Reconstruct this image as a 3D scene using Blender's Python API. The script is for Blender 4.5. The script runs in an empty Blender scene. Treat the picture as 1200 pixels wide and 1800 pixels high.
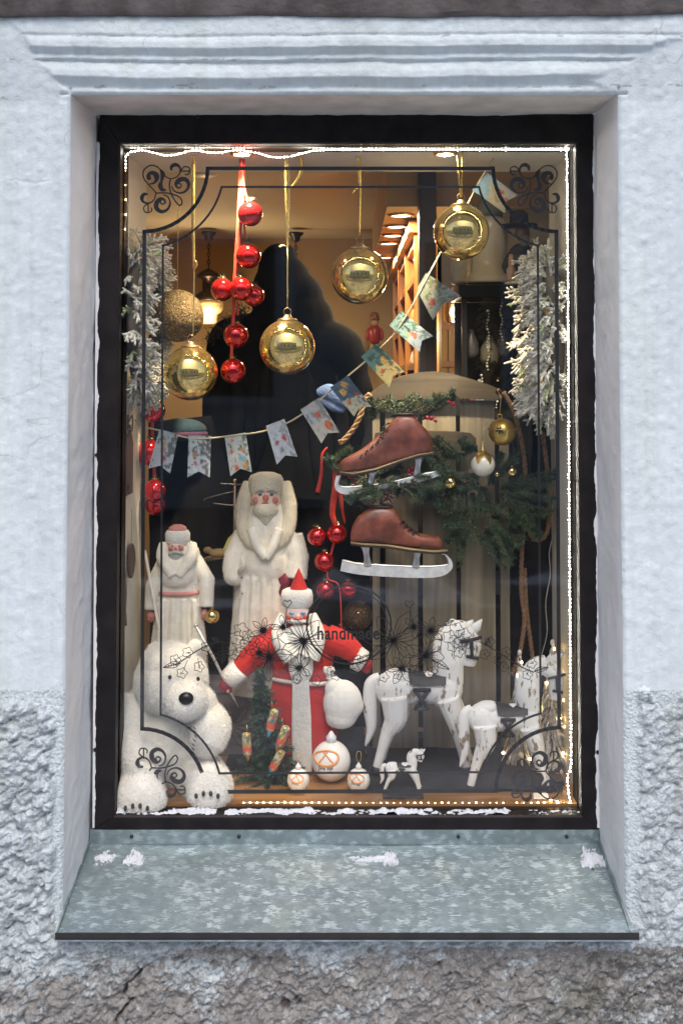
import bpy, math, random
import numpy as np
from mathutils import Vector, Matrix, Quaternion
R = math.radians
random.seed(7); rng = np.random.default_rng(7)
scn = bpy.context.scene
COL = scn.collection

# ------------------------------------------------------------------ camera, sky, sun, exposure
F, D, ZC, TILT = 1760.0, 2.2, 1.55, R(2.2)      # focal length in photo pixels, distance to the wall face, eye height
CX, CY = 610.0, 592.0
cam_d = bpy.data.cameras.new('camera'); cam = bpy.data.objects.new('camera', cam_d); COL.objects.link(cam)
cam.location = (0, -D, ZC); cam.rotation_euler = (math.pi/2 + TILT, 0, 0)
cam_d.sensor_fit = 'VERTICAL'; cam_d.sensor_height = 36; cam_d.lens = F/1800*36
cam_d.shift_x = -(CX-600)/1800; cam_d.shift_y = -(900-CY)/1800
cam_d.clip_start = 0.05; cam_d.clip_end = 200
scn.camera = cam
w = bpy.data.worlds.new('World'); scn.world = w; w.use_nodes = True
nt = w.node_tree; bg = nt.nodes['Background']
sky = nt.nodes.new('ShaderNodeTexSky'); sky.sky_type = 'NISHITA'; sky.sun_disc = False
SUN_EL, SUN_ROT = R(54), R(180)
sky.sun_elevation = SUN_EL; sky.sun_rotation = SUN_ROT; sky.dust_density = 3.2; sky.ozone_density = 1.5; sky.air_density = 1.0
hs = nt.nodes.new('ShaderNodeHueSaturation'); hs.inputs['Saturation'].default_value = 1.15
nt.links.new(sky.outputs[0], hs.inputs['Color']); nt.links.new(hs.outputs[0], bg.inputs[0]); bg.inputs[1].default_value = 0.148
sun_d = bpy.data.lights.new('sun', 'SUN'); sun_d.energy = 0.8; sun_d.angle = R(22); sun_d.color = (1.0, 0.98, 0.96)
sun = bpy.data.objects.new('sun', sun_d); COL.objects.link(sun)
sun.rotation_euler = (R(36), 0, R(3))
vs = scn.view_settings; vs.view_transform = 'Standard'; vs.look = 'None'; vs.gamma = 1.0; vs.use_curve_mapping = False
vs.exposure = 0.50
scn.render.engine = 'CYCLES'
cy = scn.cycles; cy.use_denoising = True; cy.max_bounces = 8; cy.transparent_max_bounces = 12; cy.caustics_reflective = False; cy.caustics_refractive = False
cy.sample_clamp_indirect = 4.0
try: cy.denoiser = 'OPENIMAGEDENOISE'
except Exception: pass

ct, st = math.cos(TILT), math.sin(TILT)
def U(px, py, y):
    "world point seen at photo pixel px, py on the plane at depth y"
    X, Y = (px-CX)/F, (CY-py)/F
    d = np.array([X, ct - Y*st, st + Y*ct])
    k = (D+y)/d[1]
    return np.array([0, -D, ZC]) + d*k
def SC(py, y):
    Y = (CY-py)/F
    return (D+y)/(ct - Y*st)/F

# ------------------------------------------------------------------ mesh helpers
def lerp(a, b, t): return a+(b-a)*t
def v3(*a): return np.array(a, float)
def catmull(pts, n=6, closed=False):
    P = [np.array(p, float) for p in pts]; out = []
    N = len(P)
    for i in range(N if closed else N-1):
        if closed: a, b, c, d = P[i-1], P[i], P[(i+1) % N], P[(i+2) % N]
        else: a, b, c, d = P[max(i-1, 0)], P[i], P[i+1], P[min(i+2, N-1)]
        for k in range(n):
            t = k/n
            out.append(0.5*((2*b)+(c-a)*t+(2*a-5*b+4*c-d)*t*t+(3*b-a-3*c+d)*t**3))
    if not closed: out.append(P[-1])
    return np.array(out)
class MB:
    def __init__(s): s.v = []; s.f = []; s.n = 0
    def add(s, V, Fc):
        V = np.asarray(V, float).reshape(-1, 3); n = s.n
        s.v.append(V); s.f += [tuple(i+n for i in f) for f in Fc]; s.n += len(V); return s
    def verts(s): return np.concatenate(s.v) if s.v else np.zeros((0, 3))
    def box(s, c, d, rot=None):
        h = np.array(d)/2
        V = np.array([[x, y, z] for x in (-1, 1) for y in (-1, 1) for z in (-1, 1)])*h
        if rot is not None: V = V @ np.array(rot).T
        return s.add(V+np.array(c), [(0, 1, 3, 2), (4, 6, 7, 5), (0, 4, 5, 1), (2, 3, 7, 6), (0, 2, 6, 4), (1, 5, 7, 3)])
    def bbox(s, lo, hi): return s.box((np.array(lo)+np.array(hi))/2, np.abs(np.array(hi)-np.array(lo)))
    def lathe(s, prof, c=(0, 0, 0), segs=24, sx=1, sy=1, rot=None, wob=None):
        V = []; Fc = []
        for r, z in prof:
            for k in range(segs):
                a = 2*math.pi*k/segs; rr = r*(wob(a, z) if wob else 1)
                V.append((rr*math.cos(a)*sx, rr*math.sin(a)*sy, z))
        for i in range(len(prof)-1):
            for k in range(segs):
                k2 = (k+1) % segs
                Fc.append((i*segs+k, i*segs+k2, (i+1)*segs+k2, (i+1)*segs+k))
        if prof[0][0] > 1e-6: Fc.append(tuple(range(segs))[::-1])
        if prof[-1][0] > 1e-6: Fc.append(tuple((len(prof)-1)*segs+k for k in range(segs)))
        V = np.array(V)
        if rot is not None: V = V @ np.array(rot).T
        return s.add(V+np.array(c), Fc)
    def ell(s, c, r, u=18, v=11, rot=None):
        r = np.array(r if hasattr(r, '__len__') else (r, r, r), float)
        V = [(0, 0, -1)]; Fc = []
        for i in range(1, v):
            t = -math.pi/2+math.pi*i/v
            for k in range(u):
                a = 2*math.pi*k/u; V.append((math.cos(t)*math.cos(a), math.cos(t)*math.sin(a), math.sin(t)))
        V.append((0, 0, 1)); top = len(V)-1
        for k in range(u):
            k2 = (k+1) % u
            Fc.append((0, 1+k2, 1+k)); Fc.append((top, top-u+k, top-u+k2))
            for i in range(v-2):
                a = 1+i*u; Fc.append((a+k, a+k2, a+u+k2, a+u+k))
        V = np.array(V)*r
        if rot is not None: V = V @ np.array(rot).T
        return s.add(V+np.array(c), Fc)
    def tube(s, pts, rad, segs=8, caps=True, flat=1.0, closed=False):
        P = np.array(pts, float); n = len(P)
        rad = np.full(n, rad) if np.isscalar(rad) else np.interp(np.linspace(0, 1, n), np.linspace(0, 1, len(rad)), rad)
        T = np.gradient(P, axis=0) if not closed else np.roll(P, -1, 0)-np.roll(P, 1, 0)
        T /= np.linalg.norm(T, axis=1)[:, None]+1e-12
        nrm = np.cross(T[0], (0, 1, 0.01)); 
        if np.linalg.norm(nrm) < 1e-3: nrm = np.cross(T[0], (1, 0, 0))
        V = []; Fc = []
        ang = np.arange(segs)*2*math.pi/segs
        for i in range(n):
            nrm = nrm - T[i]*nrm.dot(T[i]); nrm /= np.linalg.norm(nrm)+1e-12
            b = np.cross(T[i], nrm)
            V.append(P[i]+rad[i]*(np.cos(ang)[:, None]*nrm+np.sin(ang)[:, None]*b*flat))
        m = n if closed else n-1
        for i in range(m):
            j = (i+1) % n
            for k in range(segs):
                k2 = (k+1) % segs; Fc.append((i*segs+k, i*segs+k2, j*segs+k2, j*segs+k))
        if caps and not closed: Fc.append(tuple(range(segs))[::-1]); Fc.append(tuple((n-1)*segs+k for k in range(segs)))
        return s.add(np.concatenate(V), Fc)
    def prism(s, poly, y0, y1):
        "outline in x,z extruded in y"
        n = len(poly); V = [(p[0], y0, p[1]) for p in poly]+[(p[0], y1, p[1]) for p in poly]
        Fc = [tuple(range(n)), tuple(range(2*n-1, n-1, -1))]+[(i, i+n, (i+1) % n+n, (i+1) % n) for i in range(n)]
        return s.add(V, Fc)
    def ribbon(s, pts, width, th=0.3, side=(0, 1, 0)):
        "flat band along pts; it lies in the plane square to side; th is its thickness along side"
        P = np.array(pts, float); n = len(P); side = np.array(side, float)
        wd = np.full(n, width) if np.isscalar(width) else np.interp(np.linspace(0, 1, n), np.linspace(0, 1, len(width)), width)
        T = np.gradient(P, axis=0); N = np.cross(T, side); N /= np.linalg.norm(N, axis=1)[:, None]+1e-12
        a = P+N*wd[:, None]/2; b = P-N*wd[:, None]/2
        V = np.concatenate([a-side*th/2, b-side*th/2, b+side*th/2, a+side*th/2]); Fc = []
        for i in range(n-1):
            for q in range(4):
                q2 = (q+1) % 4; Fc.append((q*n+i, q*n+i+1, q2*n+i+1, q2*n+i))
        Fc += [(0, n, 2*n, 3*n), (n-1, 4*n-1, 3*n-1, 2*n-1)]
        return s.add(V, Fc)
    def needles(s, P, Dr, L, wd):
        "many thin single-triangle needles, vectorised"
        P = np.asarray(P); Dr = np.asarray(Dr); n = len(P)
        sd = np.cross(Dr, rng.normal(size=(n, 3))); sd /= np.linalg.norm(sd, axis=1)[:, None]+1e-9
        L = np.broadcast_to(np.asarray(L, float), (n,))[:, None]; wd = np.broadcast_to(np.asarray(wd, float), (n,))[:, None]
        V = np.stack([P-sd*wd/2, P+sd*wd/2, P+Dr*L], 1).reshape(-1, 3)
        return s.add(V, [(3*i, 3*i+1, 3*i+2) for i in range(n)])
def rotm(axis, ang): return np.array(Matrix.Rotation(ang, 3, axis))

def tag(o, label=None, cat=None, group=None, kind=None):
    if label: o['label'] = label
    if cat: o['category'] = cat
    if group: o['group'] = group
    if kind: o['kind'] = kind
    return o
def mesh_from(name, V, Fc, smooth=True):
    me = bpy.data.meshes.new(name); me.from_pydata(np.asarray(V).tolist(), [], Fc); me.validate()
    if smooth: me.shade_smooth()
    me.update(); return me
def obj(name, mb, m, parent=None, s=1.0, smooth=True, auto=None, label=None, kind=None):
    me = mesh_from(name, mb.verts()*s, mb.f, smooth)
    if auto is not None:
        try: me.set_sharp_from_angle(angle=R(auto))
        except Exception: pass
    me.materials.append(m)
    o = bpy.data.objects.new(name, me); COL.objects.link(o)
    if parent is not None: o.parent = parent
    return tag(o, label, kind=kind)
def empty(name, loc, label, cat, group=None):
    o = bpy.data.objects.new(name, None); COL.objects.link(o); o.location = tuple(loc); o.empty_display_size = 0.05
    return tag(o, label, cat, group)
class T:
    "a thing anchored at a photo pixel on a depth plane; its parts are modelled in photo pixels about that anchor"
    def __init__(s, name, label, cat, px, py, y, group=None):
        s.px, s.py, s.y = px, py, y; s.s = SC(py, y)
        s.o = empty(name, U(px, py, y), label, cat, group)
    def L(s, px, py, d=0.0): return np.array([px-s.px, d, s.py-py], float)
    def P(s, pts, d=0.0): return np.array([s.L(p[0], p[1], p[2] if len(p) > 2 else d) for p in pts])
    def part(s, name, mb, m, parent=None, **k): return obj(name, mb, m, parent or s.o, s.s, **k)
    def organic(s, name, mb, m, vox=1.6, it=6, parent=None, **k): return organic(name, mb, m, parent or s.o, s.s, vox, it, **k)
def organic(name, mb, m, parent, sc, vox, it, label=None, fac=0.5):
    me = mesh_from('tmp', mb.verts(), mb.f); o = bpy.data.objects.new('tmp', me); COL.objects.link(o)
    r = o.modifiers.new('r', 'REMESH'); r.mode = 'VOXEL'; r.voxel_size = vox
    q = o.modifiers.new('s', 'SMOOTH'); q.factor = fac; q.iterations = it
    dg = bpy.context.evaluated_depsgraph_get(); ev = o.evaluated_get(dg)
    m2 = bpy.data.meshes.new_from_object(ev, depsgraph=dg)
    bpy.data.objects.remove(o); bpy.data.meshes.remove(me)
    m2.name = name; m2.transform(Matrix.Scale(sc, 4)); m2.shade_smooth()
    m2.materials.clear(); m2.materials.append(m)
    n = bpy.data.objects.new(name, m2); COL.objects.link(n); n.parent = parent
    return tag(n, label)
def dup(root, loc, scale=None, label=None, group=None, rot=None):
    r = root.copy(); COL.objects.link(r); r.location = tuple(loc)
    if scale: r.scale = (scale,)*3
    if rot: r.rotation_euler = rot
    if label: r['label'] = label
    if group: r['group'] = group
    for ch in root.children:
        c = ch.copy(); COL.objects.link(c); c.parent = r
        for g in ch.children:
            d = g.copy(); COL.objects.link(d); d.parent = c
    return r
def samples(o, n):
    "random points and normals on a mesh object, in its own space"
    me = o.data; me.calc_loop_triangles()
    V = np.empty(len(me.vertices)*3); me.vertices.foreach_get('co', V); V = V.reshape(-1, 3)
    t = np.empty(len(me.loop_triangles)*3, int); me.loop_triangles.foreach_get('vertices', t); t = t.reshape(-1, 3)
    a, b, c = V[t[:, 0]], V[t[:, 1]], V[t[:, 2]]
    nn = np.cross(b-a, c-a); ar = np.linalg.norm(nn, axis=1); nn /= ar[:, None]+1e-15
    i = rng.choice(len(t), n, p=ar/ar.sum()); u, v = rng.random(n), rng.random(n); q = u+v > 1; u[q] = 1-u[q]; v[q] = 1-v[q]
    return a[i]+(b-a)[i]*u[:, None]+(c-a)[i]*v[:, None], nn[i]
def fur(o, n, L, wd, m, droop=0.6, name='fur'):
    P, N = samples(o, n)
    Dr = N + np.array([0, 0, -droop]) + rng.normal(size=(n, 3))*0.35; Dr /= np.linalg.norm(Dr, axis=1)[:, None]
    mb = MB().needles(P-N*L*0.1, Dr, L*rng.uniform(.6, 1.3, n), wd)
    f = obj(name, mb, m, o, smooth=False, kind='stuff'); return f
TAB = np.random.default_rng(3).uniform(-1, 1, (256, 256))
def vnoise(x, y):
    xi, yi = np.floor(x).astype(int), np.floor(y).astype(int); fx, fy = x-xi, y-yi
    fx = fx*fx*fx*(fx*(fx*6-15)+10); fy = fy*fy*fy*(fy*(fy*6-15)+10)
    g = lambda a, b: TAB[a & 255, b & 255]
    return lerp(lerp(g(xi, yi), g(xi+1, yi), fx), lerp(g(xi, yi+1), g(xi+1, yi+1), fx), fy)
def fbm(x, y, o=4, bil=False, g=.5):
    s = 0; a = 1; t = 0
    for k in range(o):
        n = vnoise(x*2**k+17.3*k, y*2**k+41.7*k); s = s+a*(np.abs(n) if bil else n); t += a; a *= g
    return s/t
def sstep(a, b, x): t = np.clip((x-a)/(b-a), 0, 1); return t*t*(3-2*t)

# ------------------------------------------------------------------ materials
MATS = {}
def mat(name, col, rough=.6, metal=0.0, var=.12, vs=25, bump=0.0, bs=80, coat=0, sheen=0, emit=None, es=0, col2=None, thr=(.35, .65), det=4, spec=None, trans=0, ior=None, attr=None, sss=0):
    if name in MATS: return MATS[name]
    m = bpy.data.materials.new(name); m.use_nodes = True; n = m.node_tree; p = n.nodes['Principled BSDF']
    p.inputs['Roughness'].default_value = rough; p.inputs['Metallic'].default_value = metal
    p.inputs['Coat Weight'].default_value = coat; p.inputs['Coat Roughness'].default_value = .06
    p.inputs['Sheen Weight'].default_value = sheen
    p.inputs['Transmission Weight'].default_value = trans
    if ior: p.inputs['IOR'].default_value = ior
    if spec is not None: p.inputs['Specular IOR Level'].default_value = spec
    if sss:
        p.inputs['Subsurface Weight'].default_value = sss; p.inputs['Subsurface Radius'].default_value = (.01, .008, .006); p.inputs['Subsurface Scale'].default_value = .5
    tc = n.nodes.new('ShaderNodeTexCoord'); nz = n.nodes.new('ShaderNodeTexNoise'); nz.inputs['Scale'].default_value = vs; nz.inputs['Detail'].default_value = det
    n.links.new(tc.outputs['Object'], nz.inputs['Vector'])
    rp = n.nodes.new('ShaderNodeValToRGB'); rp.color_ramp.elements[0].position = thr[0]; rp.color_ramp.elements[1].position = thr[1]
    c = np.array(col[:3])
    a = np.clip(c*(1-var), 0, 1) if col2 is None else np.array(col2); b = np.clip(c*(1+var), 0, 1) if col2 is None else c
    rp.color_ramp.elements[0].color = (*a, 1); rp.color_ramp.elements[1].color = (*b, 1)
    n.links.new(nz.outputs['Fac'], rp.inputs['Fac'])
    out = rp.outputs[0]
    if attr:
        at = n.nodes.new('ShaderNodeAttribute'); at.attribute_name = attr
        mx = n.nodes.new('ShaderNodeMix'); mx.data_type = 'RGBA'; mx.blend_type = 'MULTIPLY'; mx.inputs[0].default_value = 1
        n.links.new(at.outputs['Color'], mx.inputs[6]); n.links.new(out, mx.inputs[7]); out = mx.outputs[2]
    n.links.new(out, p.inputs['Base Color'])
    if emit is not None:
        p.inputs['Emission Color'].default_value = (*emit, 1); p.inputs['Emission Strength'].default_value = es
    if bump:
        b2 = n.nodes.new('ShaderNodeTexNoise'); b2.inputs['Scale'].default_value = bs; b2.inputs['Detail'].default_value = 5
        n.links.new(tc.outputs['Object'], b2.inputs['Vector'])
        bn = n.nodes.new('ShaderNodeBump'); bn.inputs['Strength'].default_value = min(1, bump); bn.inputs['Distance'].default_value = .004*max(1, bump)
        n.links.new(b2.outputs['Fac'], bn.inputs['Height']); n.links.new(bn.outputs[0], p.inputs['Normal'])
    MATS[name] = m; return m
def wood(name, c1, c2, rough=.55, axis='z', sc=1.0, coat=0):
    if name in MATS: return MATS[name]
    m = bpy.data.materials.new(name); m.use_nodes = True; n = m.node_tree; p = n.nodes['Principled BSDF']; p.inputs['Roughness'].default_value = rough; p.inputs['Coat Weight'].default_value = coat
    tc = n.nodes.new('ShaderNodeTexCoord'); mp = n.nodes.new('ShaderNodeMapping'); s = [60*sc]*3; s['xyz'.index(axis)] = 4*sc; mp.inputs['Scale'].default_value = s
    nz = n.nodes.new('ShaderNodeTexNoise'); nz.inputs['Scale'].default_value = 1.0; nz.inputs['Detail'].default_value = 6; nz.inputs['Distortion'].default_value = .6
    rp = n.nodes.new('ShaderNodeValToRGB'); rp.color_ramp.elements[0].color = (*c1, 1); rp.color_ramp.elements[1].color = (*c2, 1); rp.color_ramp.elements[0].position = .3; rp.color_ramp.elements[1].position = .7
    bn = n.nodes.new('ShaderNodeBump'); bn.inputs['Strength'].default_value = .4; bn.inputs['Distance'].default_value = .002
    n.links.new(tc.outputs['Object'], mp.inputs[0]); n.links.new(mp.outputs[0], nz.inputs['Vector']); n.links.new(nz.outputs['Fac'], rp.inputs[0]); n.links.new(rp.outputs[0], p.inputs['Base Color'])
    n.links.new(nz.outputs['Fac'], bn.inputs['Height']); n.links.new(bn.outputs[0], p.inputs['Normal'])
    MATS[name] = m; return m
def glass_mat(name, tint=(1, 1, 1), rough=0.0):
    if name in MATS: return MATS[name]
    m = bpy.data.materials.new(name); m.use_nodes = True; n = m.node_tree; n.nodes.clear()
    o = n.nodes.new('ShaderNodeOutputMaterial'); t = n.nodes.new('ShaderNodeBsdfTransparent'); g = n.nodes.new('ShaderNodeBsdfGlossy'); f = n.nodes.new('ShaderNodeMath'); x = n.nodes.new('ShaderNodeMixShader')
    t.inputs[0].default_value = (*tint, 1); g.inputs['Roughness'].default_value = rough
    # reflectance of both faces of a thin sheet, the same from either side: F0 + (1-F0)(1-cos)^5
    ge = n.nodes.new('ShaderNodeNewGeometry'); dt = n.nodes.new('ShaderNodeVectorMath'); dt.operation = 'DOT_PRODUCT'; n.links.new(ge.outputs['Normal'], dt.inputs[0]); n.links.new(ge.outputs['Incoming'], dt.inputs[1])
    ab = n.nodes.new('ShaderNodeMath'); ab.operation = 'ABSOLUTE'; n.links.new(dt.outputs['Value'], ab.inputs[0])
    om = n.nodes.new('ShaderNodeMath'); om.operation = 'SUBTRACT'; om.use_clamp = True; om.inputs[0].default_value = 1; n.links.new(ab.outputs[0], om.inputs[1])
    pw = n.nodes.new('ShaderNodeMath'); pw.operation = 'POWER'; pw.inputs[1].default_value = 5; n.links.new(om.outputs[0], pw.inputs[0])
    f.operation = 'MULTIPLY_ADD'; f.inputs[1].default_value = .93; f.inputs[2].default_value = .08; n.links.new(pw.outputs[0], f.inputs[0])
    nz = n.nodes.new('ShaderNodeTexNoise'); tc = n.nodes.new('ShaderNodeTexCoord'); nz.inputs['Scale'].default_value = 4
    bn = n.nodes.new('ShaderNodeBump'); bn.inputs['Strength'].default_value = .08; bn.inputs['Distance'].default_value = .002
    n.links.new(tc.outputs['Object'], nz.inputs['Vector']); n.links.new(nz.outputs['Fac'], bn.inputs['Height']); n.links.new(bn.outputs[0], g.inputs['Normal'])
    n.links.new(f.outputs[0], x.inputs[0]); n.links.new(t.outputs[0], x.inputs[1]); n.links.new(g.outputs[0], x.inputs[2]); n.links.new(x.outputs[0], o.inputs[0])
    MATS[name] = m; return m
def emis(name, c, s):
    return mat(name, (.9, .9, .9), .4, emit=c, es=s)
def attr_mat(name, rough=.8, bump=0, bs=300, spec=None, nv=.1, nvs=120):
    return mat(name, (1/(1+nv),)*3, rough, var=nv, vs=nvs, bump=bump, bs=bs, attr='Col', spec=spec)
def set_col(me, C):
    a = me.color_attributes.new('Col', 'FLOAT_COLOR', 'POINT')
    a.data.foreach_set('color', np.concatenate([C, np.ones((len(C), 1))], 1).astype(np.float32).ravel())

# ------------------------------------------------------------------ the house wall
YF, YG = 0.222, 0.268                       # frame front, glass
XL, XR = U(118, 800, 0)[0], U(1091, 800, 0)[0]
ZT = U(600, 167, 0)[2]
sill_b, sill_f = U(600, 1483, YF+.004), U(600, 1640, -0.045)
def sill_z(y): return lerp(sill_f[2], sill_b[2], (y-sill_f[1])/(sill_b[1]-sill_f[1]))
ZB = sill_z(0)-.012
zpx = lambda z: 660+800*(ZC-z)
def lumps(x, y, sd, p=2.0):
    "thrown-on plaster: the union of many round blobs, sharp creases between them"
    xi, yi = np.floor(x).astype(int), np.floor(y).astype(int); best = np.full(np.shape(x), -9.)
    for a in (-1, 0, 1):
        for b in (-1, 0, 1):
            cx, cy2 = xi+a, yi+b; r1 = TAB[(cx+sd) & 255, (cy2*3+sd) & 255]; r2 = TAB[(cx*5+sd+7) & 255, (cy2+sd+90) & 255]; r3 = TAB[(cx*7+sd+31) & 255, (cy2*11+sd) & 255]
            d2 = (x-cx-.5-.5*r1)**2+(y-cy2-.5-.5*r2)**2
            best = np.maximum(best, .75+.35*r3-(1.1+.3*r1)*d2)
    return best
def wall_h(x, z):
    "relief of the wall face in metres, towards the street"
    X = 610+800*x; Y = zpx(z)
    wx = X+3*fbm(X/60, Y/300, 2); wy = Y+2.5*fbm(X/90, Y/40, 3)+3.5*vnoise(X/330, Y*0+2.2)
    n = .0016*fbm(X/45, Y/45, 4)+.0012*fbm(X/14, Y/14, 3)+.004*fbm(X/260, Y/260, 2)
    # faint vertical trowel ridges on the left pier
    n = n+.0045*fbm(X/16, Y/700, 3)*np.where(X < 610, sstep(130, 70, X), .6*sstep(1095, 1130, X))*sstep(200, 420, Y)+.0012*np.maximum(0, lumps(X/17, Y/17, 44)-.72)*3
    prof = np.interp(wy, [-80, 18, 24, 60, 64, 67, 74, 85, 87.5, 95, 96.5, 102, 104, 105.5, 112, 124, 135, 138, 147, 150, 156, 163, 168],
                     [36, 36, 36, 35.5, 32, 34.5, 37, 36.5, 31, 21.5, 23.5, 24.5, 24, 17.5, 19, 23, 23, 18, 7, 5.5, 8.5, 8.5, 3])/1000
    xl = np.interp(wy, [0, 30, 70, 100, 140, 168], [-40, 8, 45, 58, 96, 124])
    xr = np.interp(wy, [0, 30, 70, 100, 140, 168], [1250, 1215, 1192, 1120, 1035, 1078])
    side = np.interp(Y, [-80, 20, 70, 120, 175, 420], [.036, .0355, .031, .020, .008, 0])
    m = sstep(-7, 7, wx-xl)*sstep(-16, 22, xr-wx+14*vnoise(X/15, Y/12))*(Y < 200)
    h = np.where(Y < 172, lerp(side, prof, m), side)+n
    # roughcast below
    yl = np.where(X < 610, 1236+26*vnoise(X/38, Y*0+5)+12*fbm(X/12, Y/12, 3)+8*vnoise(X/7, Y*0), 1214+28*vnoise(X/40, Y*0+9)+14*fbm(X/12, Y/12, 3)+10*vnoise(X/11, Y*0))
    r = sstep(-4, 12, Y-yl)
    smooth_pier = np.where(X < 610, sstep(108, 100, X+6*vnoise(Y/40, X*0)), sstep(1108, 1118, X-5*vnoise(Y/35, X*0)))
    smooth_pier = np.where(Y > 1600, 1, smooth_pier)
    r = r*smooth_pier
    ux = X+9*fbm(X/22, Y/22, 3); uy = Y+9*fbm(X/22+9, Y/22+3, 3)+.25*X
    b = fbm(ux/34, uy/24, 4, True, .55)**.8; b2 = fbm(ux/13+7, uy/10, 3, True)
    amp = np.where(X > 610, .7, 1.0)
    low = sstep(1640, 1670, Y)
    b = lumps(ux/21, uy/16, 3); b2 = lumps(ux/9.5+.3*b, uy/8, 60)
    rough = amp*(.016*b+.0095*b2)+.004*fbm(X/9, Y/9, 3)*.6+.006*fbm(X/120, Y/120, 2)-.004
    b3 = lumps(ux/8+5, uy/7, 77); base = .016*fbm(ux/80, uy/60, 3)+.014*fbm(ux/26, uy/20, 5, False, .66)+.0055*b2+.005*b3+.0035*fbm(X/5, Y/5, 2)-.008
    rough = lerp(rough, base, low*sstep(40, 200, X))
    pit = sstep(.93, 1.06, lumps(X/27+31+.2*vnoise(X/6, Y/6), Y/33+8, 120))*sstep(.1, .3, fbm(X/70+3, Y/70, 2)+.15)*low
    crack = np.exp(-((X-(250-.55*(Y-1680)+14*fbm(Y/18, Y*0+4, 3)+np.where(Y > 1730, 18, 0)))/2.6)**2)*sstep(1672, 1690, Y)*sstep(1795, 1770, Y)
    rough = rough-.010*pit-.016*crack
    # a fine crack in the right-hand and left-hand plaster
    ck = np.exp(-((Y-(318+6*fbm(X/20, X*0+2, 3)))/1.3)**2)*sstep(0, 20, X)*sstep(100, 70, X)
    h = lerp(h-.0015*ck, h*.3+rough, r)
    e = np.minimum(np.where((Y > 150) & (Y < 1620), np.minimum(np.abs(x-XL), np.abs(x-XR)), 9), np.where((x > XL-.02) & (x < XR+.02), np.abs(z-ZT), 9))
    h = h-.006*np.clip(1-e/.008, 0, 1)**2
    return h, r, low*r, b, pit+crack
def grid_axis(lo, hi, f0, f1, fine, coarse, snaps):
    a = np.concatenate([np.arange(lo, f0, coarse), np.arange(f0, f1, fine), np.arange(f1, hi+coarse, coarse)])
    for s in snaps: a[np.argmin(np.abs(a-s))] = s
    return a
gx = grid_axis(-1.6, 1.6, -.80, .78, .0027, .03, (XL, XR))
gz = grid_axis(0.0, 2.6, .09, 2.42, .0027, .03, (ZT, ZB))
zm1 = gz[np.argmin(np.abs(gz-U(600, 172, 0)[2]))]; zm2 = gz[np.argmin(np.abs(gz-(ZC-(1205-660)/800)))]
gz[np.argmin(np.abs(gz-ZT))] = ZT
M_plaster = attr_mat('white_plaster_paint', .85, .3, 210, .3, nv=.05, nvs=40)
M_rough = attr_mat('rough_mortar', .9, 2.0, 130, .25, nv=.12, nvs=160)
house = empty('house_wall', (0, 0, 0), 'white plastered house wall with moulded lintel and rough grey roughcast base', 'wall')
XX, ZZ = np.meshgrid(gx, gz)
H, RR, LOW, BB, PIT = wall_h(XX, ZZ)
Yp = zpx(ZZ); Xp = 610+800*XX
white = np.array([.70, .772, .782]); stone = np.array([.44, .415, .38]); dirt = np.array([.17, .158, .14])
C = np.broadcast_to(white, XX.shape+(3,)).copy()
st_ = fbm(Xp/120, Yp/420, 4); C *= (1+.07*st_+.05*fbm(Xp/9, Yp/260, 4)+.03*fbm(Xp/30, Yp/30, 4))[..., None]
wash = sstep(.05, .4, fbm(Xp/70+13, Yp/600+3, 4)); C = lerp(C, C*np.array([.97, .965, .93]), (wash*.8)[..., None])
hair = np.exp(-(fbm(Xp/160+50, Yp/160, 4)/.006)**2)*sstep(.1, .25, fbm(Xp/240+9, Yp/240, 2)); C = lerp(C, np.array([.38, .37, .36]), (hair*.55*(1-RR))[..., None])
# worn paint: bare mortar shows in flakes towards the ground
flake = sstep(-.14, .20, .75*fbm(Xp/10+3, Yp/8, 5, False, .8)+.5*fbm(Xp/60, Yp/40, 3)+lerp(-.80, .36, sstep(1560, 1810, Yp+60*fbm(Xp/90, Yp/90, 3)+70*sstep(60, 260, Xp)*(Yp > 1640)+50*sstep(600, 1100, Xp)*(Yp > 1600))))*RR
grime = (.25*sstep(.3, -.3, fbm(Xp/9, Yp/9, 3))+.0)*RR
tone = lerp(stone, dirt, sstep(-.3, .3, fbm(Xp/13+8, Yp/11, 5, False, .8))[..., None]*(.35+.65*sstep(1000, 1150, Xp+.3*(Yp-1500)))[..., None])
C = lerp(C, tone, (np.clip(flake, 0, 1)*.92)[..., None]); C *= (1-grime)[..., None]
C = lerp(C, C*np.array([.95, .945, .95]), RR[..., None])
moss = sstep(.05, .3, fbm(Xp/60+40, Yp/60, 4))*LOW*sstep(700, 1150, Xp); C = lerp(C, np.array([.13, .13, .08]), (moss*.5)[..., None])
C = lerp(C, np.array([.07, .06, .055]), np.clip(PIT, 0, 1)[..., None]*.8)  # pits and cracks coloured darker than the wall around them
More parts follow.
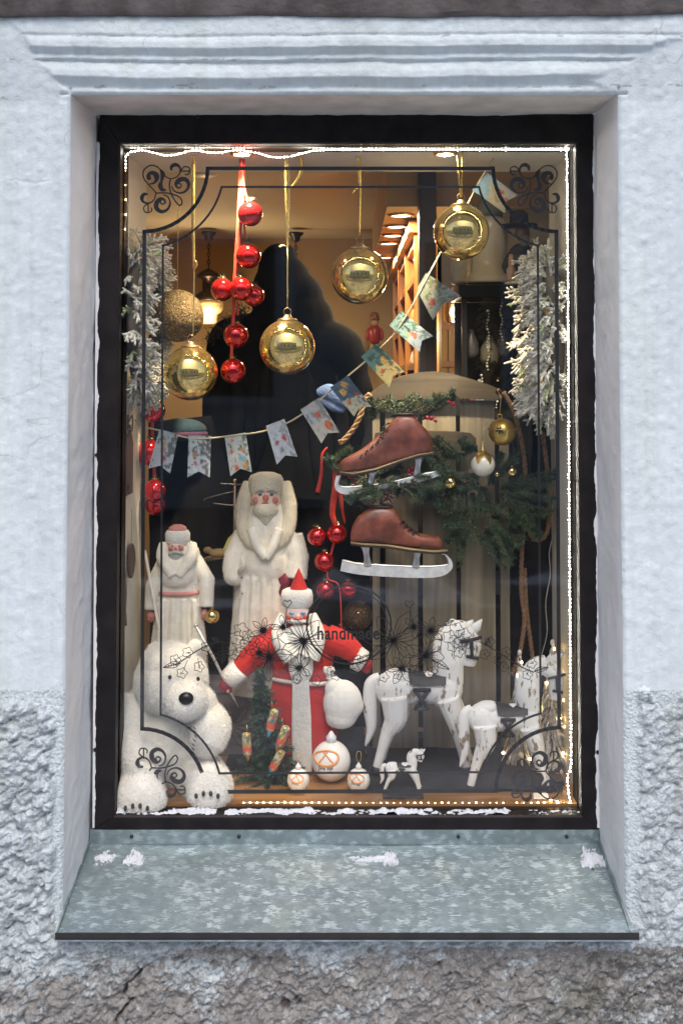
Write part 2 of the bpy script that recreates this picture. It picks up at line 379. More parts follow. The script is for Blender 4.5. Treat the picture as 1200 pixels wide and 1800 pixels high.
# chips along the moulding
edge_ = np.exp(-((Yp-105)/3)**2)+np.exp(-((Yp-149)/4)**2)+np.exp(-((Yp-66)/3)**2)+np.exp(-((Yp-168)/4)**2)
chip = sstep(.30, .46, fbm(Xp/34, Yp/3+5, 4, False, .7))*edge_*(Yp < 174); C = lerp(C, np.array([.30, .28, .26]), np.clip(chip*.8, 0, .8)[..., None])
nx, nz_ = len(gx), len(gz); ids = np.arange(nx*nz_).reshape(nz_, nx)
V = np.stack([XX, -H, ZZ], -1).reshape(-1, 3); CC = C.reshape(-1, 3)
cz = (gz[:-1]+gz[1:])/2; cx_ = (gx[:-1]+gx[1:])/2
hole = ((cz > ZB) & (cz < ZT))[:, None] & ((cx_ > XL) & (cx_ < XR))[None]
def wall_part(name, zlo, zhi, m=None):
    sel = (~hole) & ((cz > zlo) & (cz < zhi))[:, None]
    a = ids[:-1, :-1][sel]; b = ids[:-1, 1:][sel]; c = ids[1:, 1:][sel]; d = ids[1:, :-1][sel]
    q = np.stack([a, b, c, d], 1); u, inv = np.unique(q, return_inverse=True); q = inv.reshape(-1, 4)
    me = bpy.data.meshes.new(name); me.vertices.add(len(u)); me.vertices.foreach_set('co', V[u].ravel())
    me.loops.add(len(q)*4); me.loops.foreach_set('vertex_index', q.ravel().astype(np.int32))
    me.polygons.add(len(q)); me.polygons.foreach_set('loop_start', np.arange(0, len(q)*4, 4, dtype=np.int32))
    me.update(calc_edges=True); me.shade_smooth(); set_col(me, CC[u]); me.materials.append(m or M_plaster)
    o = bpy.data.objects.new(name, me); COL.objects.link(o); o.parent = house; return o
wall_part('moulding', zm1, 9); wall_part('smooth_plaster', zm2, zm1); wall_part('roughcast', -1, zm2, M_rough)
# reveals of the opening
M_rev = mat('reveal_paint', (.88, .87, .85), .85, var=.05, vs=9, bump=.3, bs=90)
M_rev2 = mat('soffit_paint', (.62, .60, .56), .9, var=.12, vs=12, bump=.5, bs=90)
def reveal(name, pts_edge, inward, m, yend=YF+.06, n=26, rise=0):
    E = np.array(pts_edge); rows = []
    for k in range(n+1):
        t = k/n
        y = lerp(E[:, 1], yend, t)
        off = .0022*fbm(E[:, 2]*40+E[:, 0]*40, y*40+inward[0]*5, 4)+.004*fbm(E[:, 2]*6+E[:, 0]*6, y*7, 2)
        rows.append(np.stack([E[:, 0]+inward[0]*off*min(1, 6*t), y, E[:, 2]+inward[1]*off*min(1, 6*t)+rise*t], 1))
    W = np.concatenate(rows); m_ = len(E)
    return obj(name, MB().add(W, [(i*m_+j, i*m_+j+1, (i+1)*m_+j+1, (i+1)*m_+j) for i in range(n) for j in range(m_-1)]), m, house)
zz = gz[(gz >= ZB-1e-6) & (gz <= ZT+1e-6)][::2]; zz[-1] = ZT; zz = np.concatenate([zz, [ZT+.012, ZT+.024]])
if zz[0] != ZB: zz = np.concatenate([[ZB], zz])
for nm, xe, sg in (('jamb', XL, 1), ('jamb', XR, -1)):
    reveal(nm, np.stack([zz*0+xe, -wall_h(zz*0+xe, zz)[0], zz], 1), (sg, 0), M_rev)
xx = gx[(gx >= XL-1e-6) & (gx <= XR+1e-6)][::2]; xx[-1] = XR; xx[0] = XL
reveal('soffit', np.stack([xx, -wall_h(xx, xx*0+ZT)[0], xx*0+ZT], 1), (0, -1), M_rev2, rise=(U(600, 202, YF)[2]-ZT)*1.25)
# house paint slopped over the edge of the dark frame
def paint_edge(px0, py0, px1, py1, sg, seed, ax):
    n = 240; t_ = np.linspace(0, 1, n); A_, B_ = U(px0, py0, YF), U(px1, py1, YF); P = A_+(B_-A_)*t_[:, None]
    wv = np.clip((.0022 if sg > 0 else .0038)+.008*fbm(t_*26+seed, t_*0+seed, 5, False, .7), .0008, .02); V = []
    for k in (0, 1):
        Q = P.copy(); Q[:, ax] += sg*(wv*k-.004*(1-k)); Q[:, 1] = YF-.0014*(1-.4*k); V.append(Q)
    obj('paint_overlap', MB().add(np.concatenate(V), [(i, i+1, n+i+1, n+i) for i in range(n-1)]), M_rev, house)
paint_edge(173, 250, 166, 1455, 1, 3, 0); paint_edge(1044, 230, 1052, 1455, -1, 8, 0)
# weathered band above the moulding
zc0 = U(600, 21, -.07)[2]
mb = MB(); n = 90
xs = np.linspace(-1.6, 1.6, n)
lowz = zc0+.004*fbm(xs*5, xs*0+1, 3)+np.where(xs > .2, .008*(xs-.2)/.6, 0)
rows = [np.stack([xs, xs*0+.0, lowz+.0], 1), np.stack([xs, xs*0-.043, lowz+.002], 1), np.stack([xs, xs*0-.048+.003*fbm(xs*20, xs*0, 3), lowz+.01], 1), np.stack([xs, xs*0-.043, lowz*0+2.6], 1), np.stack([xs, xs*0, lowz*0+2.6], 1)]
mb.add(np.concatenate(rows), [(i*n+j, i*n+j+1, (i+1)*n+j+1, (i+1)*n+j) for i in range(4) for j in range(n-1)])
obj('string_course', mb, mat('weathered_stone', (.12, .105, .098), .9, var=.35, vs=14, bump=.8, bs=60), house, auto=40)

# street, house opposite (they show only as reflections in the pane)
mb = MB(); mb.add([(-60, 40, -.02), (60, 40, -.02), (60, -60, -.02), (-60, -60, -.02)], [(0, 3, 2, 1)])
tag(obj('street_ground', mb, mat('wet_asphalt', (.10, .10, .105), .6, var=.4, vs=1.5, bump=.3), smooth=False), kind='structure')
mb = MB(); mb.bbox((-30, -2.6, -.016), (30, .05, 0)); tag(obj('pavement', mb, mat('snowy_pavement', (.46, .47, .49), .8, var=.5, vs=2.2, bump=.3), smooth=False), kind='structure')
opp = empty('house_across_street', (0, -9, 0), 'grey plastered house front across the street, mirrored faintly in the pane', 'building')
mb = MB(); mb.bbox((-8, -.6, 0), (8, 0, 4.7)); obj('wall', mb, mat('opposite_plaster', (.56, .55, .53), .9, var=.3, vs=1.2), opp, smooth=False)
for x in (-.70, 1.20, -4.3, 4.6):
    mb = MB(); mb.tube([(x, .12, .1), (x, .12, 4.6)], .085, 12); obj('streak_pipe', mb, mat('pale_streak_pipe', (.70, .71, .72), .5), opp)  # pale pipes added so upright streaks are mirrored in the pane
xs = np.linspace(-12, 12, 120); ys = np.linspace(0, 1, 9); Xs, Ys = np.meshgrid(xs, ys); hh = np.sin(np.pi*Ys)*np.clip(-.06+.6*fbm(Xs*1.5+4, Ys*2, 4), -.03, .3)
tag(obj('snow', MB().add(np.stack([Xs, lerp(-5.0, -4.1, Ys), hh-.018], -1).reshape(-1, 3), [(j*120+i, j*120+i+1, (j+1)*120+i+1, (j+1)*120+i) for j in range(8) for i in range(119)]), mat('snow', (.72, .75, .80), .9, var=.04, bump=.7, bs=350)), kind='stuff')
for i in range(6):
    mb = MB(); x = -6.6+2.65*i; mb.bbox((x-.55, .0, 1.2), (x+.55, .06, 3.2)); f = obj('window', mb, mat('opposite_frames', (.65, .66, .68), .6), opp, smooth=False)
    mb = MB(); mb.bbox((x-.45, .062, 1.3), (x+.45, .075, 3.1)); obj('pane', mb, mat('dark_pane', (.03, .035, .04), .1), f, smooth=False)

# ------------------------------------------------------------------ galvanised sill
def galv():
    m = bpy.data.materials.new('galvanised_steel'); m.use_nodes = True; n = m.node_tree; p = n.nodes['Principled BSDF']
    tc = n.nodes.new('ShaderNodeTexCoord'); nz = n.nodes.new('ShaderNodeTexNoise'); nz.inputs['Scale'].default_value = 60; nz.inputs['Detail'].default_value = 2
    mx = n.nodes.new('ShaderNodeMix'); mx.data_type = 'RGBA'; mx.blend_type = 'LINEAR_LIGHT'; mx.inputs[0].default_value = .016
    n.links.new(tc.outputs['Object'], mx.inputs[6]); n.links.new(nz.outputs['Color'], mx.inputs[7])
    vo = n.nodes.new('ShaderNodeTexVoronoi'); vo.inputs['Scale'].default_value = 92; vo.inputs['Randomness'].default_value = 1
    mp = n.nodes.new('ShaderNodeMapping'); mp.inputs['Scale'].default_value = (.75, 1, 1.2)
    n.links.new(mx.outputs[2], mp.inputs[0]); n.links.new(mp.outputs[0], vo.inputs['Vector'])
    sp = n.nodes.new('ShaderNodeSeparateColor'); n.links.new(vo.outputs['Color'], sp.inputs[0])
    rp = n.nodes.new('ShaderNodeValToRGB'); e = rp.color_ramp.elements; e[0].position = .25; e[0].color = (.25, .315, .335, 1); e[1].position = .97; e[1].color = (.52, .62, .66, 1); k = rp.color_ramp.elements.new(.70); k.color = (.31, .385, .41, 1)
    n.links.new(sp.outputs[0], rp.inputs[0])
    n2 = n.nodes.new('ShaderNodeTexNoise'); n2.inputs['Scale'].default_value = 7; n2.inputs['Detail'].default_value = 5; n.links.new(tc.outputs['Object'], n2.inputs['Vector'])
    r2 = n.nodes.new('ShaderNodeValToRGB'); r2.color_ramp.elements[0].position = .3; r2.color_ramp.elements[0].color = (.82, .83, .80, 1); r2.color_ramp.elements[1].position = .7; r2.color_ramp.elements[1].color = (1, 1, 1, 1)
    n.links.new(n2.outputs['Fac'], r2.inputs[0])
    mm = n.nodes.new('ShaderNodeMix'); mm.data_type = 'RGBA'; mm.blend_type = 'MULTIPLY'; mm.inputs[0].default_value = 1; n.links.new(rp.outputs[0], mm.inputs[6]); n.links.new(r2.outputs[0], mm.inputs[7])
    n.links.new(mm.outputs[2], p.inputs['Base Color']); p.inputs['Metallic'].default_value = .35
    mr = n.nodes.new('ShaderNodeMapRange'); mr.inputs[3].default_value = .5; mr.inputs[4].default_value = .34; n.links.new(sp.outputs[0], mr.inputs[0]); n.links.new(mr.outputs[0], p.inputs['Roughness'])
    bn = n.nodes.new('ShaderNodeBump'); bn.inputs['Strength'].default_value = .12; bn.inputs['Distance'].default_value = .002; n.links.new(n2.outputs['Fac'], bn.inputs['Height']); n.links.new(bn.outputs[0], p.inputs['Normal'])
    return m
M_galv = galv()
sill = empty('window_sill', (0, 0, sill_f[2]), 'sloping galvanised steel sill with spangled surface under the window', 'sill')
xb0, xb1 = U(163, 1483, YF)[0], U(1054, 1483, YF)[0]; xf0, xf1 = U(98, 1640, -.045)[0], U(1122, 1636, -.045)[0]
jl, jr = XL+.002, XR-.002
mb = MB(); nxs, nys = 60, 14; Vs = []
for j in range(nys+1):
    y = lerp(-.045, YF+.004, j/nys)
    l = lerp(xf0, jl, min(1, (y+.045)/.055)) if y < .01 else jl; r_ = lerp(xf1, jr, min(1, (y+.045)/.055)) if y < .01 else jr
    for i in range(nxs+1):
        x = lerp(l, r_, i/nxs); Vs.append((x, y, sill_z(y)-sill_f[2]+.0025*vnoise(np.array(x*4+y*3), np.array(y*9.))*(0 < j)))
mb.add(Vs, [(j*(nxs+1)+i, j*(nxs+1)+i+1, (j+1)*(nxs+1)+i+1, (j+1)*(nxs+1)+i) for j in range(nys) for i in range(nxs)])
obj('sheet', mb, M_galv, sill)
mb = MB()   # upstand against the frame
zb = sill_b[2]-sill_f[2]; mb.bbox((jl, YF+.001, zb-.001), (jr, YF+.006, zb+.034)); obj('upstand', mb, M_galv, sill, smooth=False)
mb = MB(); mb.bbox((xf0, -.048, -.010), (xf1, -.0452, .001)); mb.bbox((xf0, -.049, -.0125), (xf1, -.034, -.0102)); obj('drip_edge', mb, mat('dark_drip', (.05, .045, .045), .5, .5), sill, smooth=False)
mb = MB(); mb.bbox((xf0+.002, -.051, -.0145), (xf1-.002, -.048, -.0122)); obj('hem', mb, M_galv, sill, smooth=False)
for xe, sg in ((jl, 1), (jr, -1)):
    mb = MB(); pts = [(-.044, -.003), (YF, zb-.003), (YF, zb+.012), (.0, sill_z(0)-sill_f[2]+.012), (-.044, .004)]
    mb.add([(xe-sg*.001, a, b) for a, b in pts]+[(xe+sg*.002, a, b) for a, b in pts], [(0, 1, 2, 3, 4), (9, 8, 7, 6, 5)]+[(i, (i+1) % 5, (i+1) % 5+5, i+5) for i in range(5)])
    obj('side_flange', mb, M_galv, sill, smooth=False)
for px in (232, 420, 805, 995):
    p = U(px, 1470, YF+.001); mb = MB(); mb.lathe([(.0045, 0), (.0045, .002), (.003, .0035), (.0, .004)], (p[0], p[1], p[2]-sill_f[2]), 10, rot=rotm('X', R(90)))
    obj('screw', mb, mat('dark_screw', (.06, .055, .05), .4, .7), sill)

# ------------------------------------------------------------------ the window
M_frame = mat('dark_brown_frame_paint', (.016, .0135, .014), .5, var=.3, vs=18, bump=.12, bs=60, spec=.22)
win = empty('shop_window', (0, YG, U(600, 1430, YG)[2]), 'tall shop window in a dark brown frame with black line ornament on the pane', 'window')
wz = win.location.z
fo = [U(171, 200, YF), U(1046, 200, YF), U(1052, 1461, YF), U(166, 1461, YF)]; fi = [U(211, 252, YF), U(1013, 252, YF), U(1021, 1434, YF), U(202, 1434, YF)]
xo0, xo1 = (fo[0][0]+fo[3][0])/2, (fo[1][0]+fo[2][0])/2; xi0, xi1 = (fi[0][0]+fi[3][0])/2, (fi[1][0]+fi[2][0])/2
zo1, zo0, zi1, zi0 = fo[0][2], fo[2][2], fi[0][2], fi[2][2]
OQ = [(xo0, zo1), (xo1, zo1), (xo1, zo0), (xo0, zo0)]; IQ = [(xi0, zi1), (xi1, zi1), (xi1, zi0), (xi0, zi0)]
for k, nm in enumerate(('rail', 'stile', 'rail', 'stile')):
    a, b = np.array(OQ[k]), np.array(OQ[(k+1) % 4]); c, d = np.array(IQ[(k+1) % 4]), np.array(IQ[k]); ax_ = (b-a)/np.linalg.norm(b-a)*.0007; a, d, b, c = a+ax_, d+ax_, b-ax_, c-ax_   # a hairline joint at each mitre
    bev = .004; cxm, czm = (xi0+xi1)/2, (zi0+zi1)/2
    mb = MB(); q = [a, b, c, d]
    def off(p, e): return (p[0]+(e if p[0] < cxm else -e), p[1]+(e if p[1] < czm else -e))
    q2 = [off(a, bev), off(b, bev), off(c, -bev), off(d, -bev)]
    Vf = [(p[0], YF+bev-YG, p[1]-wz) for p in q]+[(p[0], YF-YG, p[1]-wz) for p in q2]+[(p[0], .05, p[1]-wz) for p in q]
    mb.add(Vf, [(4, 5, 6, 7)]+[(i, (i+1) % 4, (i+1) % 4+4, i+4) for i in range(4)]+[(i+8, (i+1) % 4+8, (i+1) % 4, i) for i in range(4)]+[(11, 10, 9, 8)])
    obj(nm, mb, M_frame, win, smooth=False)
# inner glazing bead in brown, just in front of the pane
M_bead = mat('brown_glazing_bead', (.035, .022, .016), .4, var=.3, bump=.1)
gq = [U(214, 256, YG-.004), U(1009, 256, YG-.004), U(1015, 1420, YG-.004), U(211, 1420, YG-.004)]
gx0, gx1, gz1, gz0 = (gq[0][0]+gq[3][0])/2, (gq[1][0]+gq[2][0])/2, gq[0][2], gq[2][2]
for lo, hi in (((xi0, gz0), (gx0, gz1)), ((gx1, gz0), (xi1, gz1))):
    mb = MB(); mb.bbox((lo[0], -.012, lo[1]-wz), (hi[0], .004, hi[1]-wz)); obj('glazing_bead', mb, M_bead, win, smooth=False)
mb = MB(); mb.bbox((xi0, -.012, zi0-wz+.001), (xi1, .004, gz0-wz)); obj('glazing_bead', mb, M_frame, win, smooth=False)
mb = MB(); mb.bbox((xi0, -.012, gz1-wz), (xi1, .004, zi1-wz-.001)); obj('glazing_bead', mb, M_bead, win, smooth=False)
mb = MB(); mb.add([(gx0, 0, gz0-wz), (gx1, 0, gz0-wz), (gx1, 0, gz1-wz), (gx0, 0, gz1-wz)], [(0, 1, 2, 3)])
obj('pane', mb, glass_mat('window_glass', (.97, .975, .97), .035), win, smooth=False)
for px, py in ((347, 205), (875, 205), (171, 800), (1049, 800), (168, 1318), (1050, 1322)):
    p = U(px, py, YF-.001); mb = MB(); mb.lathe([(.005, 0), (.005, .002), (.0035, .003), (.003, .0015), (0, .0012)], (p[0], p[1]-YG, p[2]-wz), 12, rot=rotm('X', R(90)))
    obj('screw', mb, mat('frame_screw', (.035, .03, .03), .3, .6), win)

# black line ornament on the inner face of the pane
M_vinyl = mat('black_vinyl_film', (.012, .010, .010), .45, var=.1)
YV = YG+.003; SV = SC(800, YV)
LWK = [1.0]
def gpt(p): q = U(p[0], p[1], YV); return (q[0], .003, q[2]-wz)
def stroke(mb, pts, wd, n=7, smooth=True):
    P = [gpt(p) for p in pts]; P = catmull(P, n) if smooth else np.array(P)
    w_ = np.array(wd if hasattr(wd, '__len__') else [wd, wd], float)*SV*LWK[0]
    mb.ribbon(P, w_, .0005)
def border(o, wd, rad, xs0, xs1, ys0, ys1, cen):
    mb = MB(); P = []
    def arc(c, r, a0, a1): return [(c[0]+r*math.cos(R(a)), c[1]+r*math.sin(R(a))) for a in np.linspace(a0, a1, 15)]
    c = cen
    e1 = math.degrees(math.asin((rad-113+2)/rad))*(1.12 if rad > 120 else 1); e0 = 90-e1
    P = arc(c[0], rad, e0, e1)+arc(c[1], rad, 180-e1, 90+e1)+arc(c[2], rad, 270-e1, 180+e1)+arc(c[3], rad, -e1, -e0)
    P.append(P[0]); Pw = np.array([gpt(p) for p in P]); n = len(Pw)
    # mitred closed ribbon, edge by edge
    for i in range(n-1):
        a, b = Pw[i], Pw[i+1]; d = (b-a)/np.linalg.norm(b-a)
        mb.ribbon([a-d*wd*SV*.45, b+d*wd*SV*.45], wd*SV, .0005)
    return obj('line_border', mb, M_vinyl, win, smooth=False)
cn = [(252, 294), (979, 294), (984, 1392), (248, 1394)]
border(None, 6.6, 113, 0, 0, 0, 0, cn); border(None, 3.8, 142, 0, 0, 0, 0, cn)
def flourish(fx):
    LWK[0] = 1.45
    T1 = lambda L: [fx(200+x/4, 240+y/4) for x, y in L]; T2 = lambda L: [fx(200+y/4, 240+x/4) for x, y in L]
    mb = MB()
    for q in (T1, T2):
        if q is T1:
            stroke(mb, q([(300, 398), (268, 360), (235, 325), (210, 285), (212, 238), (250, 206), (295, 208), (330, 235), (365, 280), (400, 298)]), [1.6, 1.8, 1.8, 1.6, 1.6])
            stroke(mb, q([(245, 335), (285, 325), (304, 292), (290, 262), (262, 256), (244, 274), (250, 292), (262, 288)]), [1.4, 3, 7, 5, 4, 6, 2])
            stroke(mb, q([(328, 232), (345, 265), (336, 315), (328, 345), (340, 372), (368, 376)]), [1.5, 6, 3, 6, 5, 2])
            stroke(mb, q([(400, 300), (392, 345), (404, 400), (432, 452), (464, 484), (481, 462), (462, 425), (410, 405), (360, 396), (300, 398)]), 1.8)
        stroke(mb, q([(400, 298), (445, 283), (470, 245), (458, 208), (430, 199), (406, 214), (406, 240)]), [1.6, 1.6, 2, 3, 5, 4, 2])
        stroke(mb, q([(470, 243), (497, 212), (530, 220), (534, 248), (520, 268), (499, 266)]), 1.6); stroke(mb, q([(462, 243), (534, 243)]), 1.6)
        stroke(mb, q([(408, 348), (425, 382), (470, 397), (512, 378), (528, 338), (505, 302), (465, 303), (438, 328), (442, 352), (462, 362), (476, 344), (462, 328), (446, 336)]), [1.5, 1.8, 3, 5, 6, 3, 2, 1.6, 1.6])
    return obj('corner_flourish', mb, M_vinyl, win, smooth=False)
flourish(lambda x, y: (x, y)); flourish(lambda x, y: (1230-x, y)); flourish(lambda x, y: (x-8, 1689-y)); flourish(lambda x, y: (1233-x, 1695-y))
# floral garland
mb = MB(); LWK[0] = .95
def petal(c, a, L, wd, lw=1.3, veins=2):
    ca, sa = math.cos(R(a)), math.sin(R(a)); q = lambda u, v: (c[0]+L*u*ca-wd*v*sa, c[1]-(L*u*sa+wd*v*ca))
    stroke(mb, [q(0, 0), q(.3, .35), q(.65, .5), q(.9, .2), q(1, 0)], [lw*1.4, lw, lw*.9], 4); stroke(mb, [q(0, 0), q(.3, -.35), q(.65, -.5), q(.9, -.2), q(1, 0)], [lw*1.4, lw, lw*.9], 4)
    for k in range(veins):
        v = (k-(veins-1)/2)*.22; stroke(mb, [q(.02, v*.2), q(.35, v), q(random.uniform(.55, .75), v*1.4)], [lw*1.8, lw, .4], 4)
def flower(c, r, n, wd=.55, rot=0, lw=1.3, veins=2, sq=1):
    for k in range(n): petal(c, rot+360*k/n+random.uniform(-7, 7), r*random.uniform(.85, 1.1)*(sq if k % 2 else 1), r*wd, lw, veins)
    for k in range(5): a = R(random.uniform(0, 360)); stroke(mb, [c, (c[0]+.3*r*math.cos(a), c[1]-.3*r*math.sin(a))], [1.4, .6], smooth=False)
    stroke(mb, [(c[0]-r*.04, c[1]), (c[0]+r*.04, c[1])], [2.4, 2.4], smooth=False)
def blossom(c, r, lw=1.2):
    pts = [(c[0]+r*(1+.18*math.cos(5*t))*math.cos(t), c[1]+r*(1+.18*math.cos(5*t))*math.sin(t)) for t in np.linspace(0, 2*math.pi, 26)+random.random()]
    stroke(mb, pts, lw, smooth=False)
    for k in range(3): a = random.uniform(0, 6.28); stroke(mb, [c, (c[0]+.5*r*math.cos(a), c[1]+.5*r*math.sin(a))], [1.2, .8], smooth=False)
def leaf(c, a, L, wd, solid=False):
    ca, sa = math.cos(R(a)), math.sin(R(a)); q = lambda u, v: (c[0]+L*u*ca-wd*v*sa, c[1]-(L*u*sa+wd*v*ca))
    stroke(mb, [q(0, 0), q(.4, .45), q(1, 0)], 1.3, 5); stroke(mb, [q(0, 0), q(.4, -.45), q(1, 0)], 1.3, 5); stroke(mb, [q(0, 0), q(.5, .03), q(1, 0)], [2, 1])
    if solid:
        for u in (.2, .35, .5, .65): stroke(mb, [q(u, -.35+.3*u), q(u+.08, .35-.3*u)], 1.2, smooth=False)
def heart(c, r):
    stroke(mb, [(c[0], c[1]+r), (c[0]-r, c[1]-.1*r), (c[0]-.55*r, c[1]-.9*r), (c[0], c[1]-.45*r), (c[0]+.55*r, c[1]-.9*r), (c[0]+r, c[1]-.1*r), (c[0], c[1]+r)], 1.5, 5)
leaf((318, 1165), 195, 32, 12, True); stroke(mb, [(318, 1163), (345, 1145), (370, 1132), (392, 1128)], [2.2, 2, 1.6])
for c in ((308, 1160), (320, 1183), (330, 1147), (350, 1172), (363, 1137), (372, 1158), (392, 1152)):
    blossom(c, 8.5); stroke(mb, [c, (lerp(c[0], 345, .4), lerp(c[1], 1146, .6))], 1.0, smooth=False)
for c, r in (((402, 1140), 12), ((415, 1122), 11), ((424, 1108), 12), ((436, 1118), 10), ((432, 1132), 10), ((446, 1127), 9), ((412, 1150), 9), ((424, 1146), 9)): blossom(c, r)
leaf((393, 1147), 262, 20, 9, True); leaf((384, 1128), 150, 14, 9, True)
flower((463, 1108), 24, 6, .38, 20, 1.2); flower((473, 1155), 40, 7, .5, 10); flower((455, 1148), 22, 6, .5, 0, 1.1)
heart((505, 1061), 7); stroke(mb, [(504, 1068), (502, 1090), (497, 1105)], 1.6)
flower((497, 1102), 22, 5, .42, 30, 1.2); flower((533, 1127), 50, 7, .40, 8, 1.3, 2)
flower((525, 1175), 26, 5, .45, 40, 1.2)
for c in ((522, 1193), (556, 1196), (583, 1180), (590, 1187), (622, 1175), (628, 1160)): blossom(c, 8)
stroke(mb, [(535, 1130), (528, 1160), (540, 1190)], [3, 2, 1.4])
# the right half
heart((719, 1062), 7); stroke(mb, [(720, 1069), (724, 1090), (730, 1105)], 1.6)
flower((727, 1102), 22, 5, .42, 140, 1.2); flower((692, 1126), 54, 7, .40, 170, 1.3, 2); flower((757, 1108), 25, 6, .4, 20, 1.3); flower((748, 1152), 38, 7, .5, 100); flower((706, 1175), 28, 6, .45, 60, 1.2)
for c in ((640, 1160), (674, 1190), (699, 1186), (728, 1178), (760, 1180)): blossom(c, 8)
for c, r in (((790, 1120), 11), ((802, 1108), 12), ((815, 1116), 11), ((808, 1130), 11), ((795, 1136), 9), ((820, 1130), 9), ((806, 1146), 9)): blossom(c, r)
leaf((760, 1160), 330, 34, 14, True); leaf((780, 1100), 30, 20, 8, True)
stroke(mb, [(842, 1128), (868, 1142), (892, 1158), (915, 1172), (938, 1182)], [1.6, 2, 2.2])
for c in ((851, 1150), (860, 1128), (876, 1160), (889, 1146), (900, 1180), (912, 1160), (926, 1186), (884, 1172), (934, 1166)): blossom(c, 8); stroke(mb, [c, (c[0]+4, lerp(c[1], 1158, .5))], 1.0, smooth=False)
leaf((938, 1180), 15, 26, 10, True); leaf((852, 1135), 60, 16, 8, True)
for r, lw in ((74, 3.2), (67, 1.6)):
    stroke(mb, [(613+r*math.cos(t), 1098+r*.93*math.sin(t)) for t in np.linspace(0, 2*math.pi, 60)], lw, smooth=False)
obj('floral_garland', mb, M_vinyl, win, smooth=False)
def text_mesh(name, body, size, m, parent, loc, rot, shear=0, ext=.0002, sx=1):
    cu = bpy.data.curves.new(name, 'FONT'); cu.body = body; cu.size = size; cu.align_x = 'CENTER'; cu.align_y = 'CENTER'; cu.extrude = ext; cu.shear = shear; cu.space_character = 1.05; cu.offset = size*.02
    o = bpy.data.objects.new('tmp', cu); COL.objects.link(o); dg = bpy.context.evaluated_depsgraph_get()
    me = bpy.data.meshes.new_from_object(o.evaluated_get(dg)); bpy.data.objects.remove(o); me.materials.clear(); me.materials.append(m)
    me.transform(Matrix.Diagonal((sx, 1, 1, 1)))
    q = bpy.data.objects.new(name, me); COL.objects.link(q); q.parent = parent; q.location = loc; q.rotation_euler = rot; return q
p = U(612, 1114, YV); text_mesh('lettering', 'handmade', 32*SV, M_vinyl, win, (p[0], .003, p[2]-wz), (R(90), 0, 0), sx=.80)

# snow
M_snow = mat('snow', (.72, .75, .80), .9, var=.04, bump=.7, bs=350, sss=.0)
def snow_strip(name, x0, x1, y0, y1, zf, amp, seed, cover=.0, n=160, m_=10):
    xs = np.linspace(x0, x1, n); ys = np.linspace(0, 1, m_); Xs, Ys = np.meshgrid(xs, ys)
    h = fbm(Xs*22+seed, Ys*1.2+seed, 4)+.5*fbm(Xs*90+seed, Ys*5, 3)+cover
    h = np.clip(h, -.3, 1)*amp*np.sin(np.pi*np.clip(Ys*.9+.1, 0, 1))**.5; Y = lerp(y0, y1, Ys)
    Z = zf(Y)+np.where(h > 0, h, -.002)
    Vv = np.stack([Xs, Y, Z], -1).reshape(-1, 3); keep = (np.maximum.reduce([h[:-1, :-1], h[1:, :-1], h[:-1, 1:], h[1:, 1:]]) > 0)
    Fc = [(j*n+i, j*n+i+1, (j+1)*n+i+1, (j+1)*n+i) for j in range(m_-1) for i in range(n-1) if keep[j, i]]
    return tag(obj(name, MB().add(Vv, Fc), M_snow), kind='stuff')
zl = zi0
snow_strip('snow', xi0+.002, xi0+.24, YF+.003, YG-.013, lambda y: zl+0*y, .016, 3, .16)
snow_strip('snow', xi0+.26, xi0+.62, YF+.003, YG-.013, lambda y: zl+0*y, .014, 12, -.03)
snow_strip('snow', xi0+.60, xi1-.002, YF+.003, YG-.013, lambda y: zl+0*y, .020, 21, .04)
def snow_patch(px, py, wx, wy, amp):
    p = U(px, py, .19); n = 64; a = np.linspace(-1, 1, n); Xs, Ys = np.meshgrid(a, a)
    h = .8-np.hypot(Xs, Ys)+.7*fbm(Xs*2.2+px, Ys*2.2+py, 3)+.5*fbm(Xs*9+px, Ys*9+py, 4); h = np.clip(h, -.2, 1)**1.0*amp; h = h+np.where(h > 0, .15*amp*fbm(Xs*14, Ys*14, 3), 0)
    X = p[0]+Xs*wx; Y = np.clip(.175+Ys*wy, -.04, YF); ok = np.maximum.reduce([h[:-1, :-1], h[1:, :-1], h[:-1, 1:], h[1:, 1:]]) > 0
    Vv = np.stack([X, Y, sill_z(Y)+np.where(h > 0, h+.0012, -.002)], -1).reshape(-1, 3)
    tag(obj('snow', MB().add(Vv, [(j*n+i, j*n+i+1, (j+1)*n+i+1, (j+1)*n+i) for j in range(n-1) for i in range(n-1) if ok[j, i]]), M_snow), kind='stuff')
snow_patch(240, 1478, .024, .03, .008); snow_patch(186, 1478, .026, .026, .010); snow_patch(686, 1484, .018, .028, .004); snow_patch(650, 1479, .05, .010, .003); snow_patch(1040, 1480, .034, .034, .012)

# ------------------------------------------------------------------ inside: niche and shop
NX0, NX1, NY = -.570, .573, .63
ZFL = U(600, 1413, .272)[2]; ZSO = 2.1245
M_cream = mat('cream_paint', (.76, .72, .59), .7, var=.05, vs=6, bump=.1)
def box_obj(name, lo, hi, m, kind='structure', parent=None, **k):
    o = obj(name, MB().bbox(lo, hi), m, parent, smooth=False, **k)
    return tag(o, kind=kind) if parent is None else o
box_obj('niche_wall', (NX0-.05, YG+.005, ZFL-.03), (NX0, NY, ZSO+.4), M_cream)
box_obj('niche_wall', (NX1, YG+.005, ZFL-.03), (NX1+.05, NY, ZSO+.4), M_cream)
box_obj('niche_ceiling', (NX0, YG+.005, ZSO), (NX1, .61, ZSO+.03), M_cream)
box_obj('display_floor', (NX0, YG+.005, ZFL-.03), (NX1, .80, ZFL), wood('honey_wood', (.24, .11, .035), (.42, .22, .08), .35, 'x', .8, .15))
